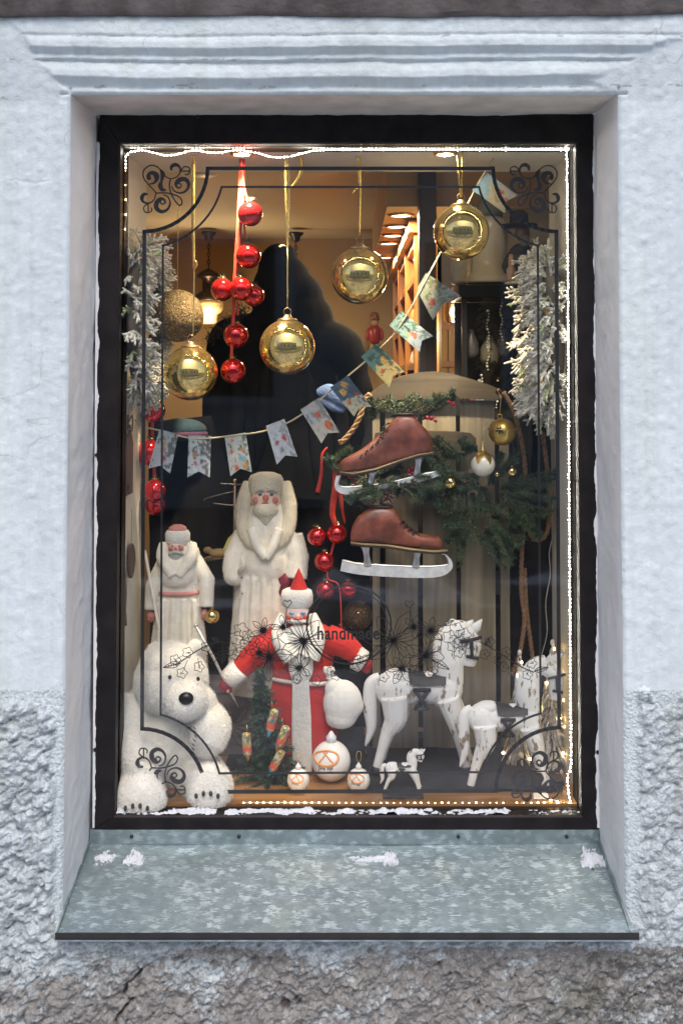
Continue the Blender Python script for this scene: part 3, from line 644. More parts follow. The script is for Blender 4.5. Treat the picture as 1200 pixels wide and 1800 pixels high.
M_shopw = mat('ochre_shop_wall', (.46, .34, .18), .7, var=.08, vs=3)
ZCE = ZC+.78; YB = 3.5
box_obj('shop_ceiling', (-2.2, .5, ZCE), (1.6, YB, ZCE+.05), mat('shop_ceiling_paint', (.66, .58, .40), .7, var=.05, vs=2))
box_obj('shop_back_wall', (-2.2, YB, 0), (1.6, YB+.05, ZCE), M_shopw)
box_obj('shop_left_wall', (-1.35, NY+.05, 0), (-1.3, YB, ZCE), mat('left_shop_wall', (.30, .19, .10), .7, var=.1, vs=3))
box_obj('shop_right_wall', (1.25, NY+.05, 0), (1.3, YB, ZCE), mat('right_shop_wall', (.42, .36, .24), .7, var=.1, vs=3))
box_obj('shop_floor', (-2.2, .8, 0), (1.6, YB, .02), mat('shop_floor_boards', (.12, .07, .04), .5))
box_obj('shop_front_wall', (-2.2, NY, 0), (NX0-.05, NY+.05, ZCE), M_cream); box_obj('shop_front_wall', (NX1+.05, NY, 0), (1.6, NY+.05, ZCE), M_cream)
box_obj('shop_front_wall', (NX0-.05, .46, ZSO+.4), (NX1+.05, NY, ZCE+.03), M_cream)
box_obj('alcove_wall', (.40, 1.12, 0), (1.24, 1.16, ZCE-.002), mat('grey_beige_wall', (.58, .55, .42), .75, var=.1, vs=4))
# bulkhead with recessed lights
ZBK = ZC+.55
box_obj('ceiling_bulkhead', (.13, 1.05, ZBK), (1.2, 2.95, ZCE), mat('bulkhead_paint', (.42, .28, .13), .7, var=.06, vs=3))
def lamp_light(kind, loc, energy, col, size=.04, rot=(0, 0, 0), spot=None, parent=None):
    d = bpy.data.lights.new('lamp_light', kind); d.energy = energy; d.color = col
    if kind == 'AREA': d.shape = 'DISK'; d.size = size; d.spread = spot or R(180)
    elif kind == 'SPOT': d.spot_size = spot or R(110); d.spot_blend = .8; d.shadow_soft_size = size
    else: d.shadow_soft_size = size
    o = bpy.data.objects.new('lamp_light', d); COL.objects.link(o); o.location = loc; o.rotation_euler = rot
    if parent: o.parent = parent
    return o
WARM = (1.0, .73, .42); WARM2 = (1.0, .82, .58)
M_disc = emis('downlight_glow', (1, .86, .62), 9.0); M_brass = mat('brass', (.55, .38, .16), .3, 1.0); M_dkmetal = mat('dark_bronze', (.05, .035, .025), .4, .8)
LABS = ['nearest the window', 'second from the window', 'third from the window', 'fourth from the window', 'at the far end of the bulkhead']
dl = None
for k, (px, py) in enumerate(((705, 376), (697, 396), (690, 412), (683, 426), (675, 451))):
    Yd = .55*F/(660-py)-D
    loc = ((px-610)*(D+Yd)/F, Yd, ZBK-.002)
    lb = 'round ceiling downlight %s in the row over the shelves' % LABS[k]
    if dl is None:
        dl = empty('ceiling_downlight', loc, lb, 'ceiling light', 'downlights in the bulkhead')
        obj('lens', MB().lathe([(0, -.002), (.034, -.002), (.034, .001)], segs=20), M_disc, dl)
        obj('rim', MB().lathe([(.035, 0), (.036, -.006), (.045, -.005), (.047, .001)], segs=20), M_brass, dl)
    else: dup(dl, loc, None, lb)
    lamp_light('AREA', (loc[0], loc[1], loc[2]-.012), 3.2, WARM, .06)
# spotlights set in the niche ceiling
M_nspot = emis('niche_spot_glow', (1, .88, .62), 120.0)
for k, (px, lb) in enumerate(((425, 'small round spotlight in niche ceiling above the red baubles'), (782, 'small bright round spotlight in niche ceiling by the palest gold bauble'))):
    loc = (U(px, 262, .37)[0], .37, ZSO)
    if k == 0:
        sp0 = empty('niche_spotlight', loc, lb, 'spotlight', 'spotlights in the niche ceiling')
        obj('lens', MB().lathe([(0, -.004), (.020, -.004), (.020, -.001)], segs=20), M_nspot, sp0); obj('rim', MB().lathe([(.021, 0), (.022, -.006), (.030, -.005), (.031, 0)], segs=20), M_brass, sp0)
    else: dup(sp0, loc, None, lb)
    lamp_light('AREA', (loc[0], loc[1], loc[2]-.012), 3.6, WARM2, .05, rot=(R(21), 0, 0), spot=R(64))
# pendant lamps
pend = T('pendant_lamp', 'bronze chain pendant lamp with lit ribbed glass shade left of the red baubles', 'pendant lamp', 367, 408, 3.1, 'pendant lamps in the shop')
mb = MB(); mb.lathe([(14, 0), (13, -3), (8, -7), (7, -14), (2, -17)], segs=18); pend.part('canopy', mb, M_dkmetal)
mb = MB()
for k in range(7):
    c = np.array([0, 0, -20-k*6.5]); t = np.linspace(0, 2*math.pi, 13)[:-1]
    a, b = (np.cos(t)*2.2, t*0) if k % 2 else (t*0, np.cos(t)*2.2)
    mb.tube(c+np.stack([a, b, np.sin(t)*4.4], 1), .8, 5, closed=True)
pend.part('chain', mb, M_dkmetal)
mb = MB(); mb.lathe([(2, -64), (5, -66), (14, -70), (21, -77), (20, -80), (11, -84), (11, -104), (22, -110), (26, -120), (24, -122)], segs=22); pend.part('cap', mb, M_dkmetal)
M_shade = mat('amber_glass_shade', (.9, .62, .3), .15, var=.2, vs=60, trans=.6, emit=(1, .55, .2), es=.12)
mb = MB(); mb.lathe([(25, -121), (27, -128), (25.5, -131), (27, -134), (25, -137), (22, -142), (16, -146), (17, -149), (15, -154), (16, -157), (13, -162)], segs=28); pend.part('lamp_shade', mb, M_shade)
mb = MB().ell((0, 0, -137), (8, 8, 7)); pend.part('bulb', mb, emis('pendant_bulb', (1, .72, .38), 6))
lamp_light('POINT', U(367, 560, 3.0), 7.0, WARM, .05)
p2 = U(520, 409, 3.1); dup(pend.o, p2, None, 'bronze pendant lamp mostly hidden behind the pointed black hood'); lamp_light('POINT', U(520, 560, 3.1), 5.0, WARM, .05)
# smoke detector
sd = T('smoke_detector', 'white round smoke detector under the ceiling at upper left', 'smoke detector', 358, 294, 1.53)
mb = MB(); mb.lathe([(30, 0), (30, -7), (24, -13), (20, -15), (0, -16)], segs=26); sd.part('body', mb, mat('white_plastic', (.72, .70, .62), .4)); mb = MB(); mb.bbox((-8, -22, -12), (8, -19, -9)); sd.part('sensor', mb, M_dkmetal)

# bookcase along the right, orange wood
M_orw = wood('orange_wood', (.30, .12, .03), (.52, .24, .07), .4, 'z', .6, .2); M_dkb = mat('dark_cabinet_back', (.035, .022, .018), .6)
bc = empty('bookcase', (.235, 1.3, ZC-1), 'tall orange wood bookcase with dark back beside the downlights', 'bookcase')
hz = 1.5
for k, y in enumerate((0, .55, 1.1, 1.65)):
    obj('upright', MB().bbox((0, y, 0), (.085, y+.03, hz)), M_orw, bc, smooth=False)
for z in (.45, .86, 1.02, 1.18, 1.34, 1.47):
    obj('shelf', MB().bbox((.008, .03, z), (.085, 1.65, z+.022)), M_orw, bc, smooth=False)
obj('back_panel', MB().bbox((.085, 0, 0), (.095, 1.68, hz)), M_dkb, bc, smooth=False)
obj('cornice', MB().bbox((-.02, -.02, hz), (.095, 1.70, hz+.04)), M_orw, bc, smooth=False)
toyc = [(.5, .12, .08), (.6, .45, .25), (.15, .25, .4), (.7, .65, .55), (.45, .3, .1), (.2, .35, .18)]
tl = ['red', 'tan', 'blue', 'white', 'brown', 'green']; tp = ['second', 'third', 'fourth']
SH = {1: (.882, 'middle shelf'), 2: (1.042, 'shelf above the middle'), 3: (1.202, 'upper shelf')}
for si, (z, wh) in SH.items():
    for k in range(4):
        ci = (si*4+k*5) % 6; ci = (k+si) % 6; y = .12+k*.38; h = random.uniform(.07, .11)
        t_ = empty('shelf_figurine', (.235+.042, 1.3+y, ZC-1+z), 'small %s figurine on the %s of the orange bookcase' % (tl[ci], wh), 'figurine', 'figurines on the bookcase')
        m = mat('figurine_'+tl[ci], toyc[ci], .4)
        obj('body', MB().lathe([(.026, 0), (.03, .01), (.02, h*.5), (.012, h*.65)], segs=14), m, t_); obj('head', MB().ell((0, 0, h*.78), .018, 12, 8), mat('figurine_skin', (.6, .4, .28), .5), t_)
# dark post and panel right of the bookcase
a, b = U(737, 500, .98), U(767, 500, .98)
M_dkw = wood('dark_stained_wood', (.016, .012, .012), (.035, .026, .024), .5)
tag(box_obj('wooden_post', (a[0], .98, .5), (b[0], 1.06, ZCE), M_dkw, None), 'dark stained wooden post right of the bookcase', 'post')
a, b = U(768, 515, 1.3), U(822, 515, 1.3)
box_obj('shop_partition', (a[0], 1.3, a[2]), (b[0]+.05, 1.34, ZCE), mat('dark_green_panel', (.014, .013, .012), .6))
# wooden cupboard lit by a lantern
cb = empty('board_cupboard', (U(760, 660, 1.75)[0], 1.75, .3), 'yellow pine board cupboard seen between dark post and glass cabinet', 'cupboard')
x0 = U(755, 660, 1.75)[0]-cb.location.x; x1 = U(835, 660, 1.75)[0]-cb.location.x; zt = U(760, 515, 1.75)[2]-.3
M_pine = wood('yellow_pine', (.42, .22, .06), (.62, .38, .14), .5)
for k in range(5):
    xa = lerp(x0, x1, k/5); obj('plank', MB().bbox((xa+.002, 0, 0), (lerp(x0, x1, (k+1)/5)-.002, .02, zt)), M_pine, cb, smooth=False)
for py in (573, 640): z = U(790, py, 1.73)[2]-.3; obj('rail', MB().bbox((x0, -.02, z-.012), (x1, -.002, z+.012)), M_orw, cb, smooth=False)
ln = T('wall_lantern', 'lit glass lantern with bright bulb left of the glass cabinet', 'lantern', 797, 527, 1.2)
mb = MB(); mb.lathe([(15, -2), (17, -12), (18, -25), (16, -37), (10, -44), (0, -45)], segs=22); ln.part('globe', mb, glass_mat('lantern_glass', (1, .85, .6), .05))
mb = MB(); mb.lathe([(3, 22), (5, 10), (14, 4), (17, -2), (15, -4)], segs=22); ln.part('cap', mb, M_dkmetal)
mb = MB().ell((0, 0, -22), (7, 7, 10)); ln.part('bulb', mb, emis('lantern_bulb', (1, .78, .45), 16)); lamp_light('POINT', U(797, 585, 1.15), 4.0, WARM, .03)
# nutcracker hanging on the back wall
nc = T('nutcracker', 'red and gold nutcracker figure hanging on the ochre wall', 'nutcracker', 658, 612, 3.2)
for nm, mbq, c in (('torso', MB().lathe([(7, 8), (10, 14), (11, 30), (9, 38), (4, 40)], segs=14), (.35, .04, .02)), ('head', MB().ell((0, 0, 45), (7, 7, 7), 12, 8), (.6, .38, .25)), ('hat', MB().lathe([(8, 49), (9, 50), (7, 62), (0, 64)], segs=14), (.28, .12, .04))):
    nc.part(nm, mbq, mat('nutcracker_'+nm, c, .35))
for sx in (-1, 1):
    nc.part('arm', MB().tube([(sx*10, 0, 35), (sx*13, 0, 24), (sx*12, -2, 14)], [3, 3.4, 3], 8), mat('nutcracker_sleeve', (.42, .05, .03), .35)); nc.part('leg', MB().tube([(sx*4, 0, 10), (sx*5, 0, -10)], [4, 3.5], 8), mat('nutcracker_trouser', (.45, .28, .08), .3))

# ------------------------------------------------------------------ the hooded coat and added dark sheets behind the display
M_coat = mat('black_wool_coat', (.009, .009, .0095), .9, var=.3, vs=12, bump=.12, bs=90, spec=.1)
ch = T('hooded_coat', 'large black hooded coat with pointed hood standing behind the gold baubles', 'coat', 500, 900, 1.15)
mb = MB()
for px, py, rx, ry, rz in ((497, 520, 58, 52, 75), (488, 470, 36, 40, 45), (500, 452, 22, 30, 26), (515, 560, 72, 55, 60), (560, 610, 80, 50, 50), (600, 640, 48, 42, 62), (430, 640, 70, 50, 90), (400, 620, 40, 40, 62), (515, 700, 120, 60, 110), (510, 820, 140, 62, 150), (618, 720, 42, 40, 90), (392, 720, 38, 40, 120), (530, 520, 40, 45, 40)):
    mb.ell(ch.L(px, py), (rx, ry, rz))
ch.organic('cloth', mb, M_coat, 5, 7)
mb = MB()
for (a, b) in (((470, 620), (455, 820)), ((540, 640), (560, 860)), ((420, 640), (415, 800)), ((590, 660), (600, 850))):
    P = catmull(ch.P([a, ((a[0]+b[0])/2+6, (a[1]+b[1])/2), b], -62), 6); mb.tube(P+np.array([0, 9, 0]), [2, 12, 14, 4], 10)
ch.part('fold', mb, M_coat)
mb = MB(); n = 500; t = rng.random(n); P = np.stack([lerp(-128, -65, t)+rng.normal(size=n)*6, rng.normal(size=n)*10-48, lerp(300, 355, t)+rng.normal(size=n)*5], 1); Dq = rng.normal(size=(n, 3)); Dq /= np.linalg.norm(Dq, axis=1)[:, None]
mb.needles(P, Dq, 10, 2.2); ch.part('fur_trim', mb, mat('dark_fur', (.035, .035, .03), .9), smooth=False, kind='stuff')
def dark_sheet(name, label, cat, px0, px1, top, bot, y, m, amp=.02, seed=0, n=70, k=40):
    "dark hanging sheet between pixel columns, its top edge following the list of (px, py)"
    xs = np.linspace(px0, px1, n); tp = np.interp(xs, [p[0] for p in top], [p[1] for p in top]); V = []
    base = U((px0+px1)/2, bot, y)
    for j in range(k):
        t = j/(k-1)
        for i in range(n):
            q = U(xs[i], lerp(tp[i], bot, t), y); V.append(q)
    V = np.array(V)-base; V[:, 1] += amp*(fbm(V[:, 0]*14+seed, V[:, 2]*2.2, 3)+.4*fbm(V[:, 0]*9, V[:, 2]*8+seed, 3))
    o = obj(name, MB().add(V, [(j*n+i, j*n+i+1, (j+1)*n+i+1, (j+1)*n+i) for j in range(k-1) for i in range(n-1)]), m); o.location = tuple(base)
    return tag(o, label, cat)
M_dark_sheet = mat('charcoal_shade_sheet', (.009, .009, .010), .95, var=.35, vs=6, bump=.2, bs=120, spec=.1)
dark_sheet('backdrop', 'added charcoal shade drape hanging behind the white dolls and the garland of flags', 'backdrop', 262, 660, [(262, 742), (372, 730), (392, 800), (420, 870), (600, 880), (630, 800), (660, 700)], 1330, .80, M_dark_sheet, .035, 4)  # dark sheet added to stand for the unlit depth of the shop
dark_sheet('backdrop', 'added near-black shade backdrop hanging behind the sled and the rope', 'backdrop', 640, 985, [(640, 720), (800, 730), (985, 740)], 1330, .84, mat('black_shade_sheet', (.007, .007, .007), .95, var=.3, bump=.2, spec=.1), .03, 9)  # near-black sheet added where the room behind is only dark
kh = T('knitted_hat', 'dark teal knitted hat lying on top of the drape at left', 'hat', 318, 760, .74)
mb = MB(); mb.ell((0, 0, 5), (46, 30, 20)); mb.ell((-20, -4, -2), (28, 24, 14)); kh.organic('wool', mb, mat('teal_wool', (.012, .034, .045), .9, bump=.8, bs=220), 2.5, 4)
mb = MB(); mb.lathe([(45, -8), (48, -4), (47, 0), (44, 2)], segs=26, sy=.66); kh.part('brim', mb, mat('purple_wool', (.06, .02, .05), .9, bump=.8, bs=220))
sc_ = T('scarf', 'pale blue scarf end draped under the flag with gold shapes', 'scarf', 600, 715, .66)
mb = MB(); P = catmull(sc_.P([(556, 690), (575, 688), (598, 697), (616, 705), (634, 700)]), 6); mb.tube(P, [5, 14, 17, 14, 6], 10, flat=.5); P = catmull(sc_.P([(560, 700), (585, 712), (606, 722)], 3), 6); mb.tube(P, [4, 12, 6], 10, flat=.5)
sc_.organic('fabric', mb, mat('blue_scarf_wool', (.13, .20, .38), .9, bump=.6, bs=160), 2, 3)

# ------------------------------------------------------------------ gold mercury-glass baubles
def mercury():
    m = bpy.data.materials.new('gold_mercury_glass'); m.use_nodes = True; n = m.node_tree; p = n.nodes['Principled BSDF']
    tc = n.nodes.new('ShaderNodeTexCoord'); nz = n.nodes.new('ShaderNodeTexNoise'); nz.inputs['Scale'].default_value = 45; nz.inputs['Detail'].default_value = 8; nz.inputs['Roughness'].default_value = .7
    n.links.new(tc.outputs['Object'], nz.inputs['Vector'])
    big = n.nodes.new('ShaderNodeTexNoise'); big.inputs['Scale'].default_value = 14; big.inputs['Detail'].default_value = 3; n.links.new(tc.outputs['Object'], big.inputs['Vector'])
    ad = n.nodes.new('ShaderNodeMath'); ad.operation = 'MULTIPLY'; n.links.new(nz.outputs['Fac'], ad.inputs[0]); n.links.new(big.outputs['Fac'], ad.inputs[1])
    rp = n.nodes.new('ShaderNodeValToRGB'); e = rp.color_ramp.elements; e[0].position = .12; e[0].color = (.26, .15, .04, 1); e[1].position = .27; e[1].color = (.93, .68, .22, 1); k = e.new(.185); k.color = (.78, .58, .22, 1)
    n.links.new(ad.outputs[0], rp.inputs[0]); n.links.new(rp.outputs[0], p.inputs['Base Color'])
    mr = n.nodes.new('ShaderNodeMapRange'); mr.inputs[1].default_value = .12; mr.inputs[2].default_value = .24; mr.inputs[3].default_value = .4; mr.inputs[4].default_value = .07; n.links.new(ad.outputs[0], mr.inputs[0]); n.links.new(mr.outputs[0], p.inputs['Roughness'])
    p.inputs['Metallic'].default_value = .92; p.inputs['Coat Weight'].default_value = .25; p.inputs['Coat Roughness'].default_value = .03
    return m
M_merc = mercury(); M_gold = mat('gold_foil', (.80, .58, .18), .3, 1.0, var=.2, vs=200, bump=.5, bs=500); M_oldcap = mat('tarnished_cap', (.35, .24, .13), .4, .9, var=.3, vs=120)
def cap_parts(t, r, parent=None):
    mb = MB(); mb.lathe([(r*.36, r*.93), (r*.37, r*.97), (r*.30, r*1.02), (r*.16, r*1.06), (r*.12, r*1.14), (r*.05, r*1.16)], segs=18); t.part('cap', mb, M_oldcap)
    a = np.linspace(0, 2*math.pi, 17)[:-1]; mb = MB(); mb.tube(np.stack([np.cos(a)*r*.13, a*0, np.sin(a)*r*.13+r*1.27], 1), r*.018, 6, closed=True); t.part('ring', mb, M_oldcap)
for px, py, r, y, lb, rib in ((335, 656, 48, .40, 'gold mercury glass bauble at left, lowest of the four, before the glitter ball', 'A'), (505, 610, 49, .40, 'gold mercury glass bauble hanging in front of the black hooded coat', 'B'), (632, 485, 50, .42, 'mottled gold glass bauble hanging between the coat and the ceiling downlights', 'C'), (810, 408, 49, .36, 'pale gold glass bauble at upper right, highest of the four', 'D')):
    t = T('gold_bauble', lb, 'bauble', px, py, y, 'large gold glass baubles')
    t.part('ball', MB().ell((0, 0, 0), r, 40, 26), M_merc); cap_parts(t, r)
    top = t.L(px, 259)[2]; mb = MB(); dx = {'A': 4, 'B': -2, 'C': -3, 'D': 0}[rib]; z0 = r*1.38
    if rib == 'A':
        mb.ribbon(catmull([(dx, 0, z0), (dx+1, 0, z0+60), (5, -1, z0+120)], 5), [1.6, 2.4], .4); mb.ribbon(catmull([(5, -1, z0+118), (3, 0, z0+200), (2, 0, top)], 8), [4, 8], .4)
        mb.tube(catmull([(5, -2, z0+116), (10, -3, z0+124), (8, -3, z0+132), (3, -2, z0+120)], 5), 1.6, 6)
    elif rib == 'B':
        mb.ribbon(catmull([(0, 0, z0), (0, 0, z0+110)], 4), [1.8, 2.2], .4); mb.ribbon(catmull([(0, 0, z0+108), (-1, 0, z0+200), (-2, 0, top)], 10), [3, 9, 8], .4)
        mb.ribbon(catmull([(2, -2, z0+108), (-8, -3, z0+112), (-14, -3, z0+108)], 5), [2, 3.5], .4)
        mb.tube(catmull([(4, -2, top-70), (18, -3, top-55), (26, -4, top-30), (18, -3, top-2)], 7), [2, 4, 4, 3], 6, flat=.4)
    elif rib == 'C':
        mb.ribbon(catmull([(0, 0, z0), (1, 0, z0+80), (0, 0, z0+95)], 6), [2.4, 3.2], .5); mb.ribbon(catmull([(0, 0, z0+93), (-2, 0, top)], 8), [5.5, 7.5], .5); mb.tube([(0, -1, z0+90), (-8, -2, z0+84), (-13, -2, z0+76)], [1.8, 1.2], 5)
    else:
        mb.tube([(-1, 0, z0-6), (-7, 0, top)], 1.3, 5); mb.tube([(1, 0, z0-6), (3, 0, top)], 1.3, 5)
    t.part('ribbon', mb, M_gold)
gl = T('glitter_ball', 'gold glitter ball half hidden behind the left flocked wreath', 'bauble', 312, 555, .56)
M_glit = mat('gold_glitter', (.16, .11, .045), .5, .6, var=.5, vs=160, bump=1.5, bs=300)
b = gl.part('ball', MB().ell((0, 0, 0), 46, 40, 26), M_glit)
P, N = samples(b, 1500); Nn = N+rng.normal(size=N.shape)*.45; Nn /= np.linalg.norm(Nn, axis=1)[:, None]; A = np.cross(Nn, rng.normal(size=N.shape)); A /= np.linalg.norm(A, axis=1)[:, None]; Bq = np.cross(Nn, A); q = .0016*rng.uniform(.5, 1.3, len(P))[:, None]; P = P+N*.001
mb = MB().add(np.stack([P+A*q, P-A*q*.5+Bq*q*.87, P-A*q*.5-Bq*q*.87], 1).reshape(-1, 3), [(3*i, 3*i+1, 3*i+2) for i in range(len(P))])
obj('glitter', mb, mat('glitter_flake', (.9, .72, .36), .12, 1.0, var=.1), b, smooth=False, kind='stuff')
mb = MB(); mb.tube([(0, 0, 44), (0, 0, 300)], .8, 5); gl.part('thread', mb, M_gold)

# ------------------------------------------------------------------ red baubles on red ribbons
M_red = mat('red_lacquer_glass', (.62, .012, .012), .12, .75, var=.08, vs=30, coat=1)
M_redrib = mat('red_satin_ribbon', (.62, .055, .03), .45, var=.15, vs=60, bump=.2)
M_sprig = mat('dark_green_sprig', (.035, .06, .02), .7)
red0 = None
def red_ball(px, py, r, y, lb, grp):
    global red0
    if red0 is None:
        t = T('red_bauble', lb, 'bauble', px, py, y, grp); t.part('ball', MB().ell((0, 0, 0), 22, 36, 22), M_red)
        mb = MB(); mb.lathe([(5, 20.6), (5, 24), (3.5, 25)], segs=12); t.part('cap', mb, M_oldcap)
        mb = MB(); n = 46; Dq = rng.normal(size=(n, 3))*np.array([1, 1, .5])+np.array([0, 0, .5]); Dq /= np.linalg.norm(Dq, axis=1)[:, None]
        mb.needles(np.tile([0, 0, 22.5], (n, 1))+rng.normal(size=(n, 3)), Dq, 11, 1.5); t.part('sprig', mb, M_sprig, smooth=False)
        red0 = (t.o, t.s*22); return
    k = SC(py, y)*r/red0[1]; dup(red0[0], U(px, py, y), k, lb, grp, (0, random.uniform(-.2, .2), random.uniform(0, 6)))
G1, G2, G3 = 'red baubles on the upper ribbon', 'red baubles by the left wall', 'red baubles on the ribbon beside the skates'
for px, py, r, y, lb in ((440, 376, 22, .42, 'red bauble at the top of the upper ribbon string'), (437, 450, 22, .43, 'red bauble beside the hood, second down the upper ribbon'), (391, 509, 20, .45, 'red bauble at left in the upper cluster of three'), (424, 508, 21, .42, 'red bauble in the middle of the upper cluster of three'), (446, 520, 19, .46, 'red bauble at right in the upper cluster of three'), (415, 590, 22, .46, 'red bauble crossed by ribbon just below the upper cluster'), (410, 652, 22, .44, 'red bauble at the bottom end of the upper ribbon')):
    red_ball(px, py, r, y, lb, G1)
for px, py, r, y, lb in ((270, 722, 21, .58, 'dark red bauble directly beneath the left flocked wreath'), (262, 795, 23, .58, 'dark red bauble half behind the leftmost flag'), (272, 863, 20, .57, 'red bauble below the leftmost flag, upper of a touching two'), (273, 888, 18, .60, 'red bauble above the small doll, lower of a touching two')):
    red_ball(px, py, r, y, lb, G2)
for px, py, r, y, lb in ((557, 943, 17, .56, 'red bauble left of the lower skate, left one of its top row'), (592, 938, 18, .55, 'red bauble nearest the heel of the lower skate'), (570, 987, 18, .56, 'single red bauble beside the tip of the skate blade'), (572, 1037, 17, .57, 'red bauble below the blade tip, left of a side by side two'), (612, 1036, 15, .57, 'red bauble under the skate blade, right of a side by side two'), (598, 1112, 13, .59, 'small dark red bauble just above the red doll shoulder')):
    red_ball(px, py, r, y, lb, G3)
rb = T('red_ribbon', 'sheer red ribbon hanging from the niche ceiling with seven red baubles', 'ribbon', 425, 262, .44)
mb = MB(); mb.ribbon(catmull(rb.P([(426, 261), (425, 310), (421, 400), (414, 500), (411, 560), (408, 640)]), 8), [10, 11, 10, 6, 5], .4); mb.ribbon(catmull(rb.P([(424, 262), (427, 310), (436, 358)], -4), 8), [5, 3], .4); mb.ribbon(catmull(rb.P([(430, 395), (432, 415), (434, 432)], -3), 5), 3.4, .4); mb.ribbon(catmull(rb.P([(419, 530), (420, 555)], -3), 5), 3, .4)
rb.part('satin', mb, M_redrib)
rb = T('red_ribbon', 'long red ribbon hanging from the sled rope beside the skates', 'ribbon', 590, 800, .55)
mb = MB(); mb.ribbon(catmull(rb.P([(588, 812), (590, 850), (584, 900), (590, 935), (575, 1010), (596, 1030), (600, 1110)], 2), 8), [10, 12, 9, 3, 2.4, 2], .5); mb.ribbon(catmull(rb.P([(596, 812), (598, 870), (606, 920)], 6), 6), [5, 8, 3], .5); mb.ribbon(catmull(rb.P([(575, 786), (566, 800), (565, 830), (558, 865)], -4), 6), [3, 5, 6, 8], .5)
rb.part('satin', mb, M_redrib)
rb = T('red_ribbon', 'short dark red ribbon holding baubles at the left wall', 'ribbon', 268, 700, .61)
mb = MB(); mb.ribbon(catmull(rb.P([(270, 690), (268, 760), (272, 830), (273, 880)], 2), 8), [5, 6, 5], .5); rb.part('satin', mb, M_redrib)

# ------------------------------------------------------------------ bunting
bu = T('bunting', 'garland of ten swallowtail picture flags strung across the window', 'bunting', 620, 700, .43)
path = catmull(bu.P([(238, 738), (254, 750), (284, 757), (345, 771), (420, 764), (470, 756), (525, 732), (598, 672), (650, 628), (698, 580), (740, 508), (770, 452), (815, 372), (845, 315), (877, 262)]), 6)
mb = MB(); mb.tube(path, 1.5, 6); bu.part('string', mb, mat('jute_string', (.55, .45, .28), .9, bump=.6, bs=600))
FL = [[(281, 754), (314, 763), (300, 832), (262, 823)], [(332, 765), (371, 766), (370, 838), (331, 838)], [(395, 766), (432, 760), (444, 829), (406, 836)], [(468, 748), (500, 736), (523, 802), (487, 816)], [(528, 720), (560, 699), (597, 760), (565, 779)], [(580, 681), (611, 660), (653, 715), (622, 732)], [(634, 627), (661, 604), (712, 654), (684, 681)], [(684, 572), (705, 546), (761, 591), (737, 619)], [(732, 508), (749, 479), (808, 519), (761, 563)], [(831, 332), (858, 301), (910, 342), (888, 374)]]
M_flag = attr_mat('printed_card', .45, .1, 60, .4, nv=.08, nvs=150)
TH = [dict(sky=(.55, .62, .63), gr=(.62, .66, .68), tree=(.10, .12, .10), blobs=[(.45, .45, .14, (.60, .26, .20)), (.45, .30, .10, (.66, .42, .16)), (.55, .66, .12, (.42, .10, .16))]),
      dict(sky=(.56, .66, .66), gr=(.64, .70, .72), tree=(.13, .09, .06), blobs=[(.30, .45, .10, (.45, .22, .10)), (.62, .42, .12, (.14, .18, .16)), (.36, .66, .09, (.66, .08, .05)), (.64, .62, .09, (.18, .14, .12))]),
      dict(sky=(.55, .60, .56), gr=(.62, .62, .58), tree=(.10, .16, .09), blobs=[(.20, .40, .10, (.70, .18, .08)), (.70, .42, .10, (.66, .24, .08)), (.30, .15, .07, (.70, .16, .08)), (.65, .62, .16, (.25, .50, .58)), (.75, .80, .15, (.62, .36, .10)), (.30, .84, .11, (.64, .14, .07))]),
      dict(sky=(.60, .65, .68), gr=(.66, .70, .72), tree=(.32, .34, .34), blobs=[(.68, .42, .13, (.55, .06, .08)), (.3, .5, .12, (.40, .12, .12)), (.45, .7, .10, (.30, .30, .30))]),
      dict(sky=(.52, .55, .54), gr=(.66, .62, .52), tree=(.25, .26, .24), blobs=[(.58, .35, .16, (.62, .14, .07)), (.55, .12, .09, (.62, .46, .36)), (.75, .70, .20, (.64, .18, .07))]),
      dict(sky=(.10, .16, .22), gr=(.60, .58, .42), tree=(.06, .10, .10), blobs=[(.35, .30, .17, (.78, .46, .10)), (.6, .15, .14, (.74, .40, .08)), (.25, .6, .12, (.70, .22, .05)), (.8, .5, .08, (.5, .08, .06))]),
      dict(sky=(.12, .26, .22), gr=(.66, .54, .22), tree=(.05, .07, .05), blobs=[(.70, .42, .16, (.64, .38, .08)), (.3, .62, .12, (.62, .14, .04)), (.75, .72, .14, (.66, .42, .10)), (.4, .4, .16, (.08, .12, .08))]),
      dict(sky=(.42, .62, .54), gr=(.58, .66, .66), tree=(.10, .20, .12), blobs=[(.45, .44, .07, (.10, .12, .12)), (.45, .62, .14, (.66, .24, .16)), (.25, .5, .12, (.52, .56, .20))]),
      dict(sky=(.34, .38, .26), gr=(.40, .42, .33), tree=(.12, .14, .08), blobs=[(.25, .62, .15, (.52, .14, .10)), (.55, .5, .17, (.50, .52, .42)), (.6, .8, .16, (.22, .25, .16)), (.75, .35, .12, (.42, .36, .24))]),
      dict(sky=(.36, .56, .70), gr=(.72, .62, .40), tree=(.50, .60, .66), blobs=[(.62, .35, .15, (.74, .60, .34)), (.65, .60, .14, (.70, .20, .10)), (.35, .62, .18, (.66, .52, .28)), (.5, .82, .12, (.68, .30, .16))])]
FLB = ['flag with a child in the snow, leftmost', 'flag with a family walking in snow', 'flag with a decorated tree', 'flag with a sleigh in snow', 'flag with a red figure on snow', 'dark blue flag with gold shapes', 'green flag with yellow lights', 'pale flag with a tower', 'greenish flag with grey figures', 'sky blue flag at the upper right end']
